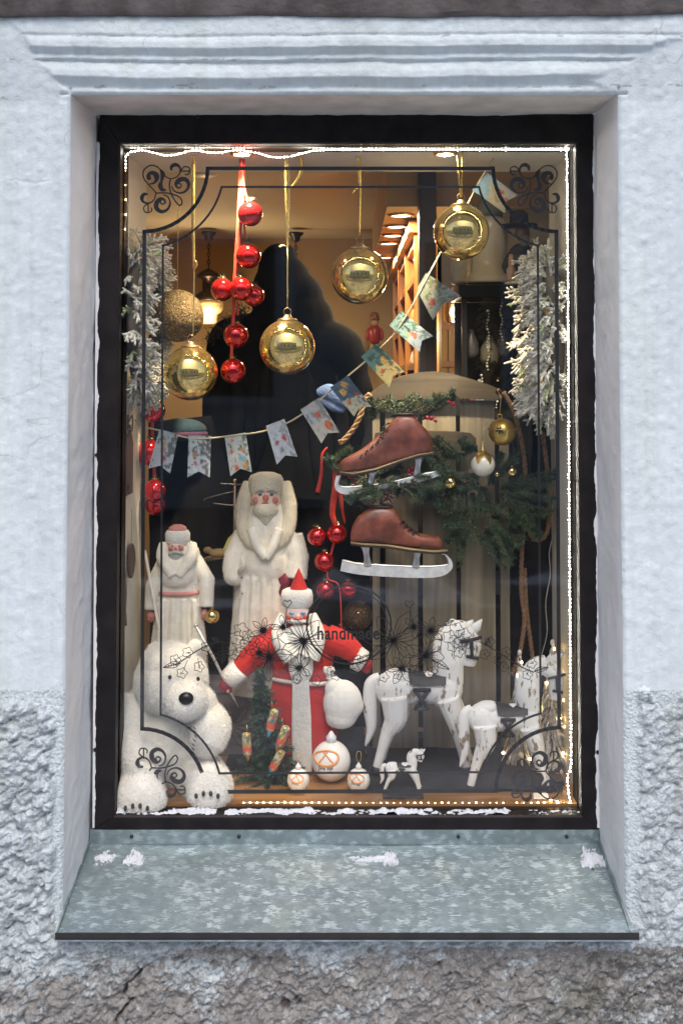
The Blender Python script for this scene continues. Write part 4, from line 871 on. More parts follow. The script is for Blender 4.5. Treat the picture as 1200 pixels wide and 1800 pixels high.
for f, (qd, th) in enumerate(zip(FL, TH)):
    nu, nv = 22, 32; uu, vv = np.meshgrid(np.linspace(0, 1, nu), np.linspace(0, 1, nv)); notch = np.where(vv > .999, 0, 0)
    vmax = .86+.14*np.abs(uu*2-1); v2 = vv*vmax/1.0
    A_, B_, C_, D_ = [bu.L(*p) for p in qd]
    P = (A_*(1-uu[..., None])+B_*uu[..., None])*(1-v2[..., None])+(D_*(1-uu[..., None])+C_*uu[..., None])*v2[..., None]
    Pw = P.copy(); Pw[..., 1] += 3.2*np.sin(v2*2.6+f)*(.5+.5*uu)+2.5*(uu-.5)*math.sin(f*2.1)-2.2
    u, v = uu, v2; hor = .48+.12*vnoise(u*3+f, v*0+f*3)
    c = np.where((v < hor)[..., None], np.array(th['sky']), np.array(th['gr'])); c = c*(1+.18*fbm(u*6+f*5, v*8, 3))[..., None]
    tr = fbm(u*9+f*7, v*13+f, 4)+.5*np.exp(-((u-.85)/.18)**2)-.25*(v > hor)-.35*(v < .12); c = lerp(c, np.array(th['tree']), (sstep(.12, .26, tr)*.85)[..., None])
    for bx, by, br, bc_ in th['blobs']:
        d = np.hypot((u-bx)*.62, (v-by)*.9)+.05*fbm(u*12+f, v*12, 2); c = lerp(c, np.array(bc_)*(1+.5*fbm(u*14+bx*9, v*14, 3))[..., None], sstep(br*.62, br*.42, d)[..., None])
    if f == 1:
        c = lerp(c, np.array([.1, .07, .05]), (np.abs(u-.78-.08*np.sin(v*9)) < .02*(1.6-v))[..., None]*(v < .5)[..., None]*.9)
    if f == 7: c = lerp(c, np.array([.08, .10, .10]), ((np.abs(u-.5) < .06*np.clip((v-.15)/.35, 0, 1)) & (v < .5))[..., None]*1.)
    c[:2] *= .9; c = np.clip(c*.72, .008, .7)
    n_ = nu*nv; I = lambda j, i: j*nu+i
    V = np.concatenate([Pw.reshape(-1, 3), Pw.reshape(-1, 3)+np.array([0, .5, 0])])
    Fc = [(I(j, i), I(j+1, i), I(j+1, i+1), I(j, i+1)) for j in range(nv-1) for i in range(nu-1)]; Fc += [tuple(x+n_ for x in q[::-1]) for q in Fc]
    o = bu.part('flag', MB().add(V, Fc), M_flag, label=FLB[f]); set_col(o.data, np.concatenate([c.reshape(-1, 3), c.reshape(-1, 3)*0+.6]))

# ------------------------------------------------------------------ cotton dolls
M_cot = mat('cotton_wool', (.80, .755, .64), .95, var=.07, vs=45, bump=.6, bs=240, sheen=.2)
M_cot2 = mat('yellowed_cotton', (.70, .63, .47), .95, var=.08, vs=45, bump=.6, bs=220, sheen=.2)
M_face = mat('painted_face', (.78, .58, .46), .45, var=.05); M_blush = mat('red_blush', (.60, .20, .15), .5, var=.1); M_eye = mat('grey_blue_eye', (.10, .13, .18), .3); M_lip = mat('dark_lip', (.30, .05, .05), .5); M_pink = mat('faded_pink_cloth', (.60, .26, .23), .8, bump=.5, bs=300); M_beard = mat('cream_beard', (.70, .64, .48), .9, bump=1.0, bs=260); M_gbeard = mat('grey_beard', (.50, .50, .45), .9, bump=1.0, bs=260)
def eyes(t, pts, r, m=None, wide=1.5):
    for p in pts: t.part('eye', MB().ell(t.L(*p), (r*wide, r*.6, r), 10, 6), m or M_eye)
# tall doll
d = T('cotton_doll', 'tall white bearded doll in long cotton coat and round fur hat', 'doll', 466, 1215, .60)
mb = MB()
mb.lathe([(66, 0), (64, 60), (58, 130), (54, 200), (56, 250), (44, 280), (20, 300)], segs=26, sy=.62)
for px, py, rx, ry, rz, dd in ((470, 960, 52, 36, 60, 0), (470, 905, 40, 30, 40, 0), (468, 985, 42, 30, 50, -12), (455, 930, 24, 20, 50, -16), (485, 930, 24, 20, 50, -16)): mb.ell(d.L(px, py, dd), (rx, ry, rz))
mb.tube(d.P([(430, 940, -6), (414, 975, -14), (410, 1005, -22)]), [20, 20, 18], 12); mb.ell(d.L(413, 1008, -24), (18, 17, 18))
mb.tube(d.P([(512, 942, -6), (522, 980, -12), (520, 1015, -20)]), [20, 21, 20], 12)
for k in range(5): mb.tube(d.P([(432+k*17, 1010, -28-6*math.sin(k)), (420+k*23, 1200, -36)]), [6, 9], 8)
b = d.organic('coat', mb, M_cot, 2.2, 5); fur(b, 16000, 3.0*d.s, .45*d.s, M_cot, .3, 'cotton_fuzz')
mb = MB()
for s_ in (-1, 1): mb.tube(catmull(d.P([(468+s_*30, 850, 0), (468+s_*39, 890, -14), (468+s_*34, 935, -24), (468+s_*8, 965, -30)]), 6), [12, 15, 15, 9], 10)
b = d.organic('hood', mb, M_cot2, 2, 5); fur(b, 6000, 3.0*d.s, .45*d.s, M_cot2, .3, 'cotton_fuzz')
mb = MB(); mb.lathe([(28, 0), (31, 5), (31, 26), (27, 34), (14, 39), (0, 40)], tuple(d.L(467, 870, -8)), 24, sy=.85); d.part('hat', mb, mat('fur_hat_cotton', (.68, .62, .47), .95, bump=1.2, bs=160))
d.part('face', MB().ell(d.L(468, 878, -20), (26, 17, 25)), M_face)
for s_ in (-1, 1): d.part('cheek', MB().ell(d.L(468+s_*16, 877, -32), (7, 3.5, 6), 12, 8, rotm('Y', s_*.5)), M_blush)
eyes(d, [(459, 867, -35), (479, 867, -35)], 2.4); d.part('nose', MB().ell(d.L(469, 872, -38), (5.5, 5, 6), 12, 8), mat('orange_nose', (.62, .17, .07), .5))
mb = MB()
for s_ in (-1, 1): mb.tube(catmull(d.P([(469+s_*3, 860, -37), (469+s_*11, 859, -36), (469+s_*20, 866, -31)]), 5), [1.3, 1.5, .8], 6)
d.part('eyebrow', mb, mat('grey_brow', (.50, .43, .36), .8)); d.part('mouth', MB().ell(d.L(468, 882, -37), (7, 2, 1.6), 10, 6), M_lip)
mb = MB(); mb.ell(d.L(468, 894, -32), (23, 12, 14)); mb.lathe([(0, -30), (8, -22), (18, -6), (20, 6), (10, 14)], tuple(d.L(468, 895, -30)), 16, sy=.6); b = d.organic('beard', mb, M_beard, 1.5, 3)
d.part('collar', MB().tube(catmull(d.P([(443, 925, -36), (456, 955, -42), (470, 975, -44)]), 5), [8, 9, 8], 8).tube(catmull(d.P([(493, 925, -36), (482, 955, -42), (470, 975, -44)]), 5), [8, 9, 8], 8), M_cot)
mb = MB(); mb.tube(d.P([(425, 1000, -40), (433, 985, -44), (428, 970, -44)]), [5, 4.5, 2], 8); d.part('thumb', mb, M_cot)
for px, py in ((411, 1037), (410, 1010)): d.part('button', MB().ell(d.L(px+18, py, -36), (1.6, 1, 1), 8, 6), M_dkmetal)
# small doll
d = T('cotton_doll', 'small white doll with pink belt, pink-topped fur hat and thin staff', 'doll', 314, 1180, .54)
mb = MB(); mb.lathe([(52, 0), (50, 40), (45, 80), (38, 125), (36, 150), (40, 190), (34, 215), (16, 232)], segs=26, sy=.62)
mb.ell(d.L(313, 1005, -10), (33, 24, 32)); mb.ell(d.L(313, 975, -6), (28, 20, 24))
mb.tube(d.P([(287, 990, 0), (270, 1030, -6), (266, 1070, -10)]), [13, 14, 11], 12); mb.tube(d.P([(342, 985, 0), (364, 1020, -6), (364, 1065, -10)]), [13, 14, 12], 12)
for px in (290, 308, 326, 344): mb.tube(d.P([(px, 1050, -22), (px+(px-314)*.25, 1170, -32)]), [5, 9], 8)
b = d.organic('coat', mb, M_cot, 1.7, 4); fur(b, 12000, 2.4*d.s, .4*d.s, M_cot, .3, 'cotton_fuzz')
mb = MB()
for s_ in (-1, 1): mb.tube(catmull(d.P([(313+s_*24, 955, -8), (313+s_*24, 978, -20), (313+s_*4, 1008, -30)]), 6), [9, 12, 9], 10)
d.organic('collar', mb, M_cot, 1.6, 3)
a = np.linspace(0, 2*math.pi, 25)[:-1]; mb = MB(); mb.tube(np.stack([np.cos(a)*35, np.sin(a)*23-1, a*0+d.L(0, 1041)[2]], 1), 4, 8, closed=True); d.part('belt', mb, M_pink)
mb = MB(); mb.lathe([(19, 0), (22, 4), (22, 19), (19, 24), (16, 25)], tuple(d.L(312, 957, -6)), 22, sy=.85); d.part('hat_band', mb, mat('white_fur_band', (.75, .73, .66), .95, bump=1.2, bs=200)); mb = MB(); mb.lathe([(17, 0), (15, 7), (8, 11), (0, 12)], tuple(d.L(312, 934, -6)), 20, sy=.85); d.part('hat_top', mb, M_pink)
d.part('face', MB().ell(d.L(312, 961, -14), (15, 12, 15)), M_face); d.part('cheek', MB().ell(d.L(303, 961, -24), (5, 3, 4), 10, 6), M_blush); d.part('cheek', MB().ell(d.L(321, 961, -24), (5, 3, 4), 10, 6), M_blush)
eyes(d, [(306, 957, -25), (318, 957, -25)], 1.3); d.part('nose', MB().ell(d.L(312, 961, -26), (2.8, 3, 3.4), 10, 6), M_blush)
mb = MB(); mb.ell(d.L(312, 972, -20), (16, 8, 7)); mb.lathe([(0, -22), (7, -14), (13, 0), (8, 8)], tuple(d.L(312, 974, -20)), 14, sy=.6); d.organic('beard', mb, M_gbeard, 1.2, 2)
mb = MB(); mb.tube(catmull(d.P([(300, 971, -26), (312, 967, -28), (324, 971, -26)]), 4), [2, 3, 2], 6); d.part('moustache', mb, M_gbeard)
for px, py in ((267, 1080), (361, 1077)):
    mb = MB(); mb.ell(d.L(px, py, -10), (7, 5, 8), 12, 8)
    for k in range(4): mb.tube(d.P([(px-4.5+3*k, py+4, -12), (px-4+2.7*k, py+13-abs(k-1.5)*1.5, -10)]), [1.7, 1.2], 6)
    mb.tube(d.P([(px+5, py-2, -12), (px+8, py+6, -13)]), [1.7, 1.3], 6); d.part('hand', mb, mat('pink_hand', (.60, .25, .22), .6))
mb = MB(); mb.tube(d.P([(258, 965, -24), (291, 1130, -30), (298, 1178, -32)]), [2.6, 3, 3], 8); d.part('staff', mb, mat('cream_staff', (.70, .66, .55), .6))
# red doll
M_rcl = mat('red_felt', (.55, .018, .012), .75, var=.1, vs=40, bump=.4, bs=140, sheen=.1); M_wcl = mat('white_calico', (.76, .74, .67), .85, var=.05, vs=40, bump=.5, bs=140); M_mit = mat('dark_red_mitten', (.28, .012, .02), .7, bump=.3)
d = T('cloth_doll', 'red coated cloth doll with tall red cap, long white beard and a white sack', 'doll', 530, 1345, .50)
mb = MB(); mb.lathe([(64, 0), (62, 60), (58, 120), (50, 152), (56, 180), (58, 210), (44, 240), (18, 255)], segs=28, sy=.5, wob=lambda a, z: 1+.03*math.sin(7*a+z/40)*(z < 150))
mb.tube(catmull(d.P([(488, 1125, 0), (455, 1145, -6), (418, 1180, -14)]), 6), [25, 24, 17], 14); mb.tube(catmull(d.P([(575, 1125, 0), (605, 1135, -4), (634, 1158, -8)]), 6), [26, 23, 15], 14); mb.ell(d.L(530, 1130, 0), (66, 28, 38))
d.organic('coat', mb, M_rcl, 2.0, 3)
mb = MB(); mb.prism([(-15, 158), (14, 158), (18, 90), (20, 0), (-14, 0), (-16, 80)], -36, -30); d.organic('coat_trim', mb, M_wcl, 1.6, 3)
a = np.linspace(0, 2*math.pi, 33)[:-1]; mb = MB(); mb.tube(np.stack([np.cos(a)*54+5, np.sin(a)*28, a*0+d.L(0, 1195)[2]+2*np.sin(a*2)], 1), 6, 8, closed=True, flat=.6); d.part('belt', mb, mat('grey_white_belt', (.60, .60, .54), .8, bump=.3))
mb = MB(); mb.lathe([(25, 0), (21, 14), (14, 32), (7, 50), (1, 63), (0, 64)], tuple(d.L(525, 1048+15, -12)), 22, sy=.85); d.part('cap', mb, M_rcl)
mb = MB(); mb.lathe([(24, 0), (28, 4), (28, 20), (26, 28), (20, 31)], tuple(d.L(522, 1066, -12)), 24, sy=.85); d.part('cap_band', mb, mat('white_plush_band', (.80, .78, .72), .95, bump=1.0, bs=220))
d.part('face', MB().ell(d.L(522, 1076, -20), (23, 16, 20)), mat('porcelain_face', (.76, .55, .46), .35, var=.03))
for s_ in (-1, 1): d.part('cheek', MB().ell(d.L(522+s_*14, 1080, -32), (4, 2, 4), 10, 6), mat('bright_red_paint', (.66, .05, .03), .45))
eyes(d, [(514, 1072, -35), (534, 1072, -35)], 3, mat('blue_eye_paint', (.20, .32, .55), .4), 1.6); d.part('nose', MB().ell(d.L(525, 1078, -36), (4, 4, 5), 10, 6), MATS['porcelain_face']); d.part('mouth', MB().ell(d.L(525, 1081.5, -37), (8.5, 3, 2.2), 10, 6), MATS['bright_red_paint'])
mb = MB(); mb.tube(catmull(d.P([(508, 1088, -32), (525, 1085, -36), (542, 1088, -32)]), 5), [2, 4, 2], 8); d.part('moustache', mb, M_wcl)
mb = MB(); mb.tube(catmull(d.P([(498, 1078, -14), (492, 1115, -26), (515, 1150, -34)]), 5), [8, 15, 18], 10); mb.tube(catmull(d.P([(548, 1078, -14), (558, 1115, -26), (545, 1150, -34)]), 5), [8, 15, 18], 10); mb.ell(d.L(527, 1125, -26), (32, 14, 32)); mb.ell(d.L(530, 1165, -30), (22, 10, 32)); d.organic('beard', mb, mat('white_felt_beard', (.76, .75, .68), .9, bump=.5, bs=60), 1.7, 4)
for (a_, b_, c_) in (((424, 1172), (402, 1195), (391, 1208)), ((624, 1152), (640, 1162), (652, 1172))):
    mb = MB(); P = d.P([a_, b_], -16); mb.tube(np.array([lerp(P[0], P[1], k) for k in (0, .15, .85, 1)]), [17, 21, 20, 15], 14); d.part('cuff', mb, MATS['white_plush_band'])
    mb = MB(); mb.tube(catmull(d.P([b_, ((b_[0]+c_[0])/2, (b_[1]+c_[1])/2+2), c_], -16), 4), [12, 13, 8], 12); mb.tube(d.P([b_, (b_[0]+6, b_[1]+16)], -24), [5, 4], 8); d.organic('mitten', mb, M_mit, 1.4, 2)
# staff held by the red doll and its sack: things of their own
t = T('staff', 'thin silvery staff held in the left mitten of the red doll', 'staff', 400, 1215, .465)
mb = MB(); mb.tube(t.P([(345, 1103, -2), (372, 1150, -2), (404, 1215, 0), (420, 1245, 2)]), [2.4, 2.6, 2.4, 1.5], 8); t.part('rod', mb, mat('silver_foil', (.66, .66, .62), .3, .7, var=.2, vs=100, bump=.5)); t.part('finial', MB().ell(t.L(344, 1101), (4, 4, 5), 12, 8), MATS['silver_foil']); t.part('knob', MB().ell(t.L(402, 1213), (5, 5, 5), 12, 8), MATS['silver_foil'])
t = T('sack', 'plump white cloth sack tied at the neck in front of the red doll', 'sack', 602, 1285, .45)
mb = MB(); mb.ell(t.L(602, 1236), (35, 25, 40)); mb.ell(t.L(600, 1256), (29, 22, 25)); mb.ell(t.L(617, 1242), (22, 18, 20)); mb.ell(t.L(588, 1214), (18, 15, 24)); mb.ell(t.L(592, 1262), (20, 16, 18)); mb.tube(t.P([(586, 1208), (581, 1193), (577, 1180)]), [13, 5, 8], 12); t.organic('cloth', mb, mat('white_sackcloth', (.80, .79, .74), .8, var=.03, bump=.5, bs=60), 1.7, 5)
mb = MB(); a = np.linspace(0, 2*math.pi, 13)[:-1]; mb.tube(np.stack([np.cos(a)*6, np.sin(a)*6, a*0+t.L(0, 1193)[2]], 1)+np.array([t.L(580, 0)[0], 0, 0]), 1.6, 6, closed=True); t.part('tie', mb, M_cot2)
mb = MB()
for k in range(7): a_ = k*.9; mb.ell(t.L(578+7*math.cos(a_), 1178+2*math.sin(a_*2), -3), (4, 4, 5), 8, 6)
t.part('frill', mb, M_wcl)
# crimson doll behind
d = T('crimson_doll', 'crimson doll mostly hidden behind the red cap of the cloth doll', 'doll', 503, 1195, .57)
mb = MB(); mb.lathe([(30, 0), (28, 60), (20, 100), (14, 125)], segs=18, sy=.7); mb.tube(d.P([(495, 1090), (492, 1075)]), [10, 9], 8); d.organic('coat', mb, mat('crimson_velvet', (.22, .012, .035), .7, bump=.3), 2, 3)
d.part('head', MB().ell(d.L(500, 1058), (12, 12, 14), 14, 10), M_face); mb = MB(); mb.lathe([(14, -6), (16, 2), (13, 14), (16, 26), (9, 34), (0, 35)], tuple(d.L(500, 1042)), 16, wob=lambda a, z: 1+.12*math.sin(4*a)); d.part('hat', mb, mat('crimson_hat', (.16, .008, .02), .6, bump=.3))

# ------------------------------------------------------------------ polar bear
M_plush = mat('ivory_plush', (.84, .81, .73), .95, var=.05, vs=30, bump=.8, bs=180, sheen=.3); M_fur = mat('ivory_fur', (.88, .86, .80), .9, var=.05, vs=40)
d = T('plush_bear', 'seated white plush polar bear with black nose in the left corner', 'plush toy', 305, 1398, .42)
mb = MB()
for px, py, dd, r in ((300, 1300, 0, (84, 62, 92)), (285, 1250, 10, (66, 55, 60)), (305, 1190, -30, (64, 56, 58)), (338, 1208, -72, (36, 36, 34)), (300, 1160, -30, (50, 46, 36)), (276, 1140, -22, (15, 10, 15)), (345, 1134, -20, (13, 9, 13)), (350, 1225, -40, (34, 34, 30))): mb.ell(d.L(px, py, dd), r)
mb.tube(catmull(d.P([(245, 1225, -10), (236, 1275, -34), (268, 1320, -66), (300, 1330, -74)]), 6), [34, 40, 38, 28], 14)
mb.tube(catmull(d.P([(352, 1240, -20), (378, 1262, -48), (372, 1290, -64)]), 6), [26, 33, 27], 14); mb.ell(d.L(372, 1270, -62), (28, 24, 42))
mb.tube(catmull(d.P([(255, 1340, -10), (250, 1360, -60), (262, 1366, -100)]), 6), [48, 46, 38], 14); mb.ell(d.L(268, 1362, -100), (44, 26, 42)); mb.tube(catmull(d.P([(340, 1345, -10), (368, 1355, -50), (382, 1352, -86)]), 6), [42, 42, 36], 14); mb.ell(d.L(380, 1352, -88), (40, 24, 44))
b = d.organic('body', mb, M_plush, 2.6, 5)
fur(b, 90000, 4.6*d.s, .6*d.s, M_fur, .5)
d.part('nose', MB().ell(d.L(343, 1196, -106), (12.5, 8, 10.2), 18, 12), mat('black_nose', (.010, .009, .009), .35))
for p in ((359, 1172, -80), (312, 1168, -84)): d.part('eye', MB().ell(d.L(*p), (3.2, 2.6, 3.8), 12, 8), mat('black_bead', (.01, .01, .012), .15))
M_pad = mat('dark_paw_pad', (.06, .06, .065), .9, bump=.4)
for px, py, dd in ((267, 1372, -129), (380, 1358, -115)):
    mb = MB(); mb.ell(d.L(px+3, py+22, dd), (8, 3.4, 4.4), 12, 8)
    for k in range(4): mb.ell(d.L(px-18+12*k, py-4-7*math.sin(math.pi*(k+.5)/4), dd-1), (3, 2.6, 4.6), 10, 6)
    d.part('paw_pad', mb, M_pad)
mb = MB()
for k in range(7): mb.tube(d.P([(352+2*math.sin(k), 1250+7*k, -84), (356+2*math.sin(k), 1253+7*k, -86)]), .8, 5)
d.part('stitching', mb, M_pad, kind='stuff')

# ------------------------------------------------------------------ white baubles with pretzel mark
M_wb = mat('white_satin_bauble', (.80, .79, .75), .3, var=.03, coat=.3); M_or = mat('orange_print', (.80, .30, .05), .5, var=.1); M_ink = mat('grey_ink', (.10, .10, .11), .6)
wb_r = 33
def on_ball(r, u, v, lift=.3):
    "point on a ball of radius r at flat front coordinates u, v"
    y = -math.sqrt(max(0, r*r-u*u-v*v)); p = np.array([u, y, v]); return p*(1+lift/r)
def white_ball(px, py, r, y, lb, word, tilt):
    t = T('white_bauble', lb, 'bauble', px, py, y, 'white baubles with an orange pretzel')
    t.part('ball', MB().ell((0, 0, 0), r, 36, 24), M_wb); k = r/33
    mb = MB(); mb.lathe([(8.5*k, 31*k), (8.5*k, 41*k), (6*k, 43*k), (4*k, 47*k), (1*k, 50*k)], segs=16); t.part('cap', mb, mat('white_cap', (.75, .76, .76), .4))
    if r < 25:
        mb = MB(); mb.tube(catmull([(0, 0, 48*k), (-6*k, 0, 62*k), (-4*k, 0, 80*k), (6*k, 0, 80*k), (7*k, 0, 62*k), (1*k, 0, 48*k)], 5), .55, 5); t.part('loop', mb, M_gold)
    c, s_ = math.cos(R(tilt)), math.sin(R(tilt))
    def bp(u, v): return on_ball(r, (u*c-v*s_)*k, (u*s_+v*c)*k)
    mb = MB()
    def strk(L, wd):
        P = [bp(*q) for q in catmull([(a, 0, b) for a, b in L], 6)[:, [0, 2]]]; mb.tube(P, wd*k, 6, flat=1)
    cx_, cv = -6, 14
    strk([(cx_+20*math.cos(a), cv+10.5*math.sin(a)) for a in np.linspace(-math.pi*.5, math.pi*1.5, 20)], 1.9)
    strk([(cx_-13, cv-6), (cx_-3, cv+4), (cx_+2, cv+9)], 1.3); strk([(cx_+10, cv-6), (cx_+1, cv+4), (cx_-4, cv+9)], 1.3)
    t.part('pretzel_mark', mb, M_or)
    mb = MB(); w0 = len(word)*3.6; x = -w0/2-6; v0 = -2.5
    gly = {'P': [[(0, -4), (0, 5)], [(0, 5), (3, 4.5), (3, 1.5), (0, 1)]], 'r': [[(0, 0), (0, 3)], [(0, 2), (1, 3), (2.4, 3)]], 'e': [[(0, 1.6), (2, 1.8), (1, 3.2), (0, 1.6), (.8, 0), (2.2, .5)]], 'i': [[(0, 0), (0, 3)], [(.6, 4.2), (1.4, 5.6)]], 's': [[(2, 3), (.5, 2.6), (1.8, 1), (.2, 0)]], 'u': [[(0, 3), (0, .6), (1.2, 0), (2.2, 3), (2.4, 0)]], 'p': [[(0, 3), (0, -3)], [(0, 2.4), (2, 3), (2, .6), (0, .3)]]}
    for chh in word:
        for st in gly.get(chh, []):
            P = [bp(x+a, v0+b) for a, b in st]; mb.tube(catmull(P, 4), .48*k, 5)
        x += 4.0 if chh == 'P' else 3.2
    t.part('lettering', mb, M_ink); return t
white_ball(582, 1337, 34, .41, 'large white bauble with orange pretzel at the feet of the red doll', 'Preisupi', 6)
white_ball(524, 1371, 19.5, .345, 'small white bauble under the little green tree', 'Preisu', -8)
white_ball(630, 1371, 20, .345, 'small white bauble with gold thread loop left of the tiny horse', 'Preisupi', -4)

# ------------------------------------------------------------------ small green tree with wrapped sweets
def twig_needles(P0, P1, n, L, wd, ang=.9):
    P0, P1 = np.array(P0, float), np.array(P1, float); d_ = P1-P0; d_ /= np.linalg.norm(d_)+1e-9
    t_ = rng.random(n); P = P0+(P1-P0)*t_[:, None]; N = rng.normal(size=(n, 3)); N -= np.outer(N@d_, d_); N /= np.linalg.norm(N, axis=1)[:, None]
    Dq = N*ang+d_*rng.uniform(.3, .9, n)[:, None]; Dq /= np.linalg.norm(Dq, axis=1)[:, None]; return P, Dq
t = T('tinsel_tree', 'little dark green tinsel tree hung with wrapped sweets', 'christmas tree', 475, 1392, .40)
mb = MB(); mb.tube(t.P([(482, 1390), (476, 1340), (462, 1250), (455, 1178)]), [4, 3.5, 2.5, 1], 8); t.part('trunk', mb, mat('tree_wire', (.05, .04, .03), .8))
Ps, Ds = [], []; mt = MB()
for k in range(130):
    u = k/110; z = lerp(1180, 1368, u**.9); rad = lerp(6, 80, u)*random.uniform(.6, 1.0); a = k*2.4; c = t.L(lerp(455, 480, u), z)
    e = c+np.array([rad*math.cos(a), rad*.55*math.sin(a), -rad*.25+random.uniform(-4, 6)]); mt.tube([c, e], .6, 4); P, Dq = twig_needles(c, e, int(130+270*u), 1, 1); Ps.append(P); Ds.append(Dq)
Ps, Ds = np.concatenate(Ps), np.concatenate(Ds); mb = MB().needles(Ps, Ds, rng.uniform(5, 10, len(Ps)), 1.15); t.part('foliage', mb, mat('tinsel_green', (.045, .090, .045), .5, var=.5, vs=60), smooth=False, kind='stuff'); t.part('branch', mt, MATS['tree_wire'], kind='stuff')
mb = MB(); mb.lathe([(20, -4), (20, 0), (8, 3)], tuple(t.L(482, 1388)), 16); t.part('foot', mb, MATS['tree_wire'])
M_sw = attr_mat('printed_foil_wrap', .3, .3, 200, nv=.1, nvs=300)
for k, (px, py, a, lb) in enumerate(((434, 1310, 4, 'wrapped sweet hanging upright at the left of the green tree'), (478, 1268, -14, 'wrapped sweet with blue end highest on the green tree'), (496, 1297, -22, 'wrapped sweet at the right edge of the green tree'), (486, 1338, -28, 'wrapped sweet with blue end lowest on the green tree'))):
    q = T('wrapped_sweet', lb, 'sweet', px, py, .352, 'wrapped sweets on the green tree')
    prof = [(.3, -29), (4, -19), (7.6, -14), (8, 0), (7.8, 16), (7, 20), (2.5, 22), (0, 23)]
    mb = MB(); pf = []
    for i in range(len(prof)-1):
        for u in np.linspace(0, 1, 5)[:-1]: pf.append((lerp(prof[i][0], prof[i+1][0], u), lerp(prof[i][1], prof[i+1][1], u)))
    mb.lathe(pf+[prof[-1]], segs=18, rot=rotm('Y', R(-a)), wob=lambda a, z: 1+.06*math.sin(5*a+z))
    o = q.part('wrapper', mb, M_sw); Vv = mb.verts() @ rotm('Y', R(-a)); zz_ = Vv[:, 2]; an = np.arctan2(Vv[:, 1], Vv[:, 0])
    pal = np.array([(.05, .20, .22), (.65, .10, .05), (.70, .45, .12), (.10, .22, .10), (.62, .55, .40)]); idx = np.clip(((fbm(an*1.4+k*3, zz_/9+k, 3)+.5)*4.6), 0, 4).astype(int); c = pal[idx]
    c = np.where((np.abs(zz_+4+3*k % 5) < 4)[:, None], np.array([.70, .10, .05]), c); 
    if k in (1, 3): c = np.where((zz_ < -15)[:, None], np.array([.10, .48, .68]), c)
    set_col(o.data, c); mb = MB(); mb.tube([(0, 0, 24), (0, 2, 34)], .5, 5); q.part('loop', mb, M_gold)
# carved box behind
t = T('carved_box', 'grey-brown carved wooden box between the bear and the little tree', 'box', 420, 1330, .58)
M_carv = wood('grey_carved_wood', (.11, .085, .07), (.22, .18, .155), .6, 'x', .8)
mb = MB(); mb.bbox((-70, 0, 0), (80, 60, 112)); t.part('case', mb, M_carv, smooth=False); mb = MB(); mb.bbox((-74, -4, 112), (84, 64, 124)); t.part('lid', mb, M_carv, smooth=False); mb = MB(); mb.bbox((-72, -3, -2), (82, 62, 6)); t.part('plinth', mb, M_carv, smooth=False)
mb = MB()
for k in range(12):
    a = k*math.pi/6; P = [(-10+30*r_*math.cos(a+.3*r_), -1.5, 55+30*r_*math.sin(a+.3*r_)) for r_ in (.25, .6, 1, 1.25)]; mb.tube(catmull(P, 4), [2, 3.2, 2.6, 1], 6); P = [(-10+9*math.cos(a), -1.5, 55+9*math.sin(a)), (-10+14*math.cos(a), -2, 55+14*math.sin(a))]; mb.tube(P, 1.6, 5)
for xx_ in (-60, 45):
    for k in range(5): a = .4+k*.55; mb.tube(catmull([(xx_, -1.5, 20), (xx_+10*math.cos(a*2), -1.5, 45+k*6), (xx_+16*math.cos(a), -1.5, 60+9*k)], 4), [2, 2.4, 1], 5)
t.part('carving', mb, M_carv)

# ------------------------------------------------------------------ wooden sled standing on end, with skates, greenery, rope
M_sled = wood('weathered_sled_wood', (.13, .11, .072), (.265, .225, .15), .75, 'z', .7)
sl = T('wooden_sled', 'weathered wooden sled standing on end with slats upright and curved top board', 'sled', 770, 1345, .62)
for x0, x1, tp in ((655, 668, 705), (678, 735, 690), (744, 803, 700), (811, 872, 705), (881, 897, 760)):
    mb = MB(); A_, B_ = sl.L(x0, 1340), sl.L(x1, tp); mb.bbox((A_[0], 0, A_[2]), (B_[0], 9, B_[2])); sl.part('slat', mb, M_sled, smooth=False)
def board(pts, d0, d1): 
    mb = MB(); P = sl.P(pts); mb.prism([(p[0], p[2]) for p in P[::-1]], d0, d1); return sl.part('crossboard', mb, wood('darkened_sled_board', (.045, .036, .022), (.09, .07, .044), .75, 'x', .7), smooth=False)  # same sled wood, darkened to offset the strong spotlight on this board
board([(650, 692), (672, 676), (705, 662), (735, 655), (765, 653), (795, 657), (840, 670), (872, 681), (884, 690), (884, 700), (872, 706), (850, 703), (800, 701), (760, 702), (700, 704), (660, 708)], -12, -1)
board([(660, 762), (700, 757), (790, 759), (828, 762), (838, 772), (832, 786), (818, 797), (780, 800), (700, 802), (662, 798)], -10, -1)
mb = MB(); mb.lathe([(5, 0), (5, 1), (0, 1.4)], tuple(sl.L(877, 688, -12.2)), 12, rot=rotm('X', R(90))); sl.part('rope_hole', mb, M_dkb)
mb = MB(); mb.bbox(sl.L(650, 1345, 9), sl.L(900, 1300, 16)); mb.bbox(sl.L(650, 1050, 9.5), sl.L(900, 1010, 16.5)); sl.part('crossbar', mb, M_dkw, smooth=False)
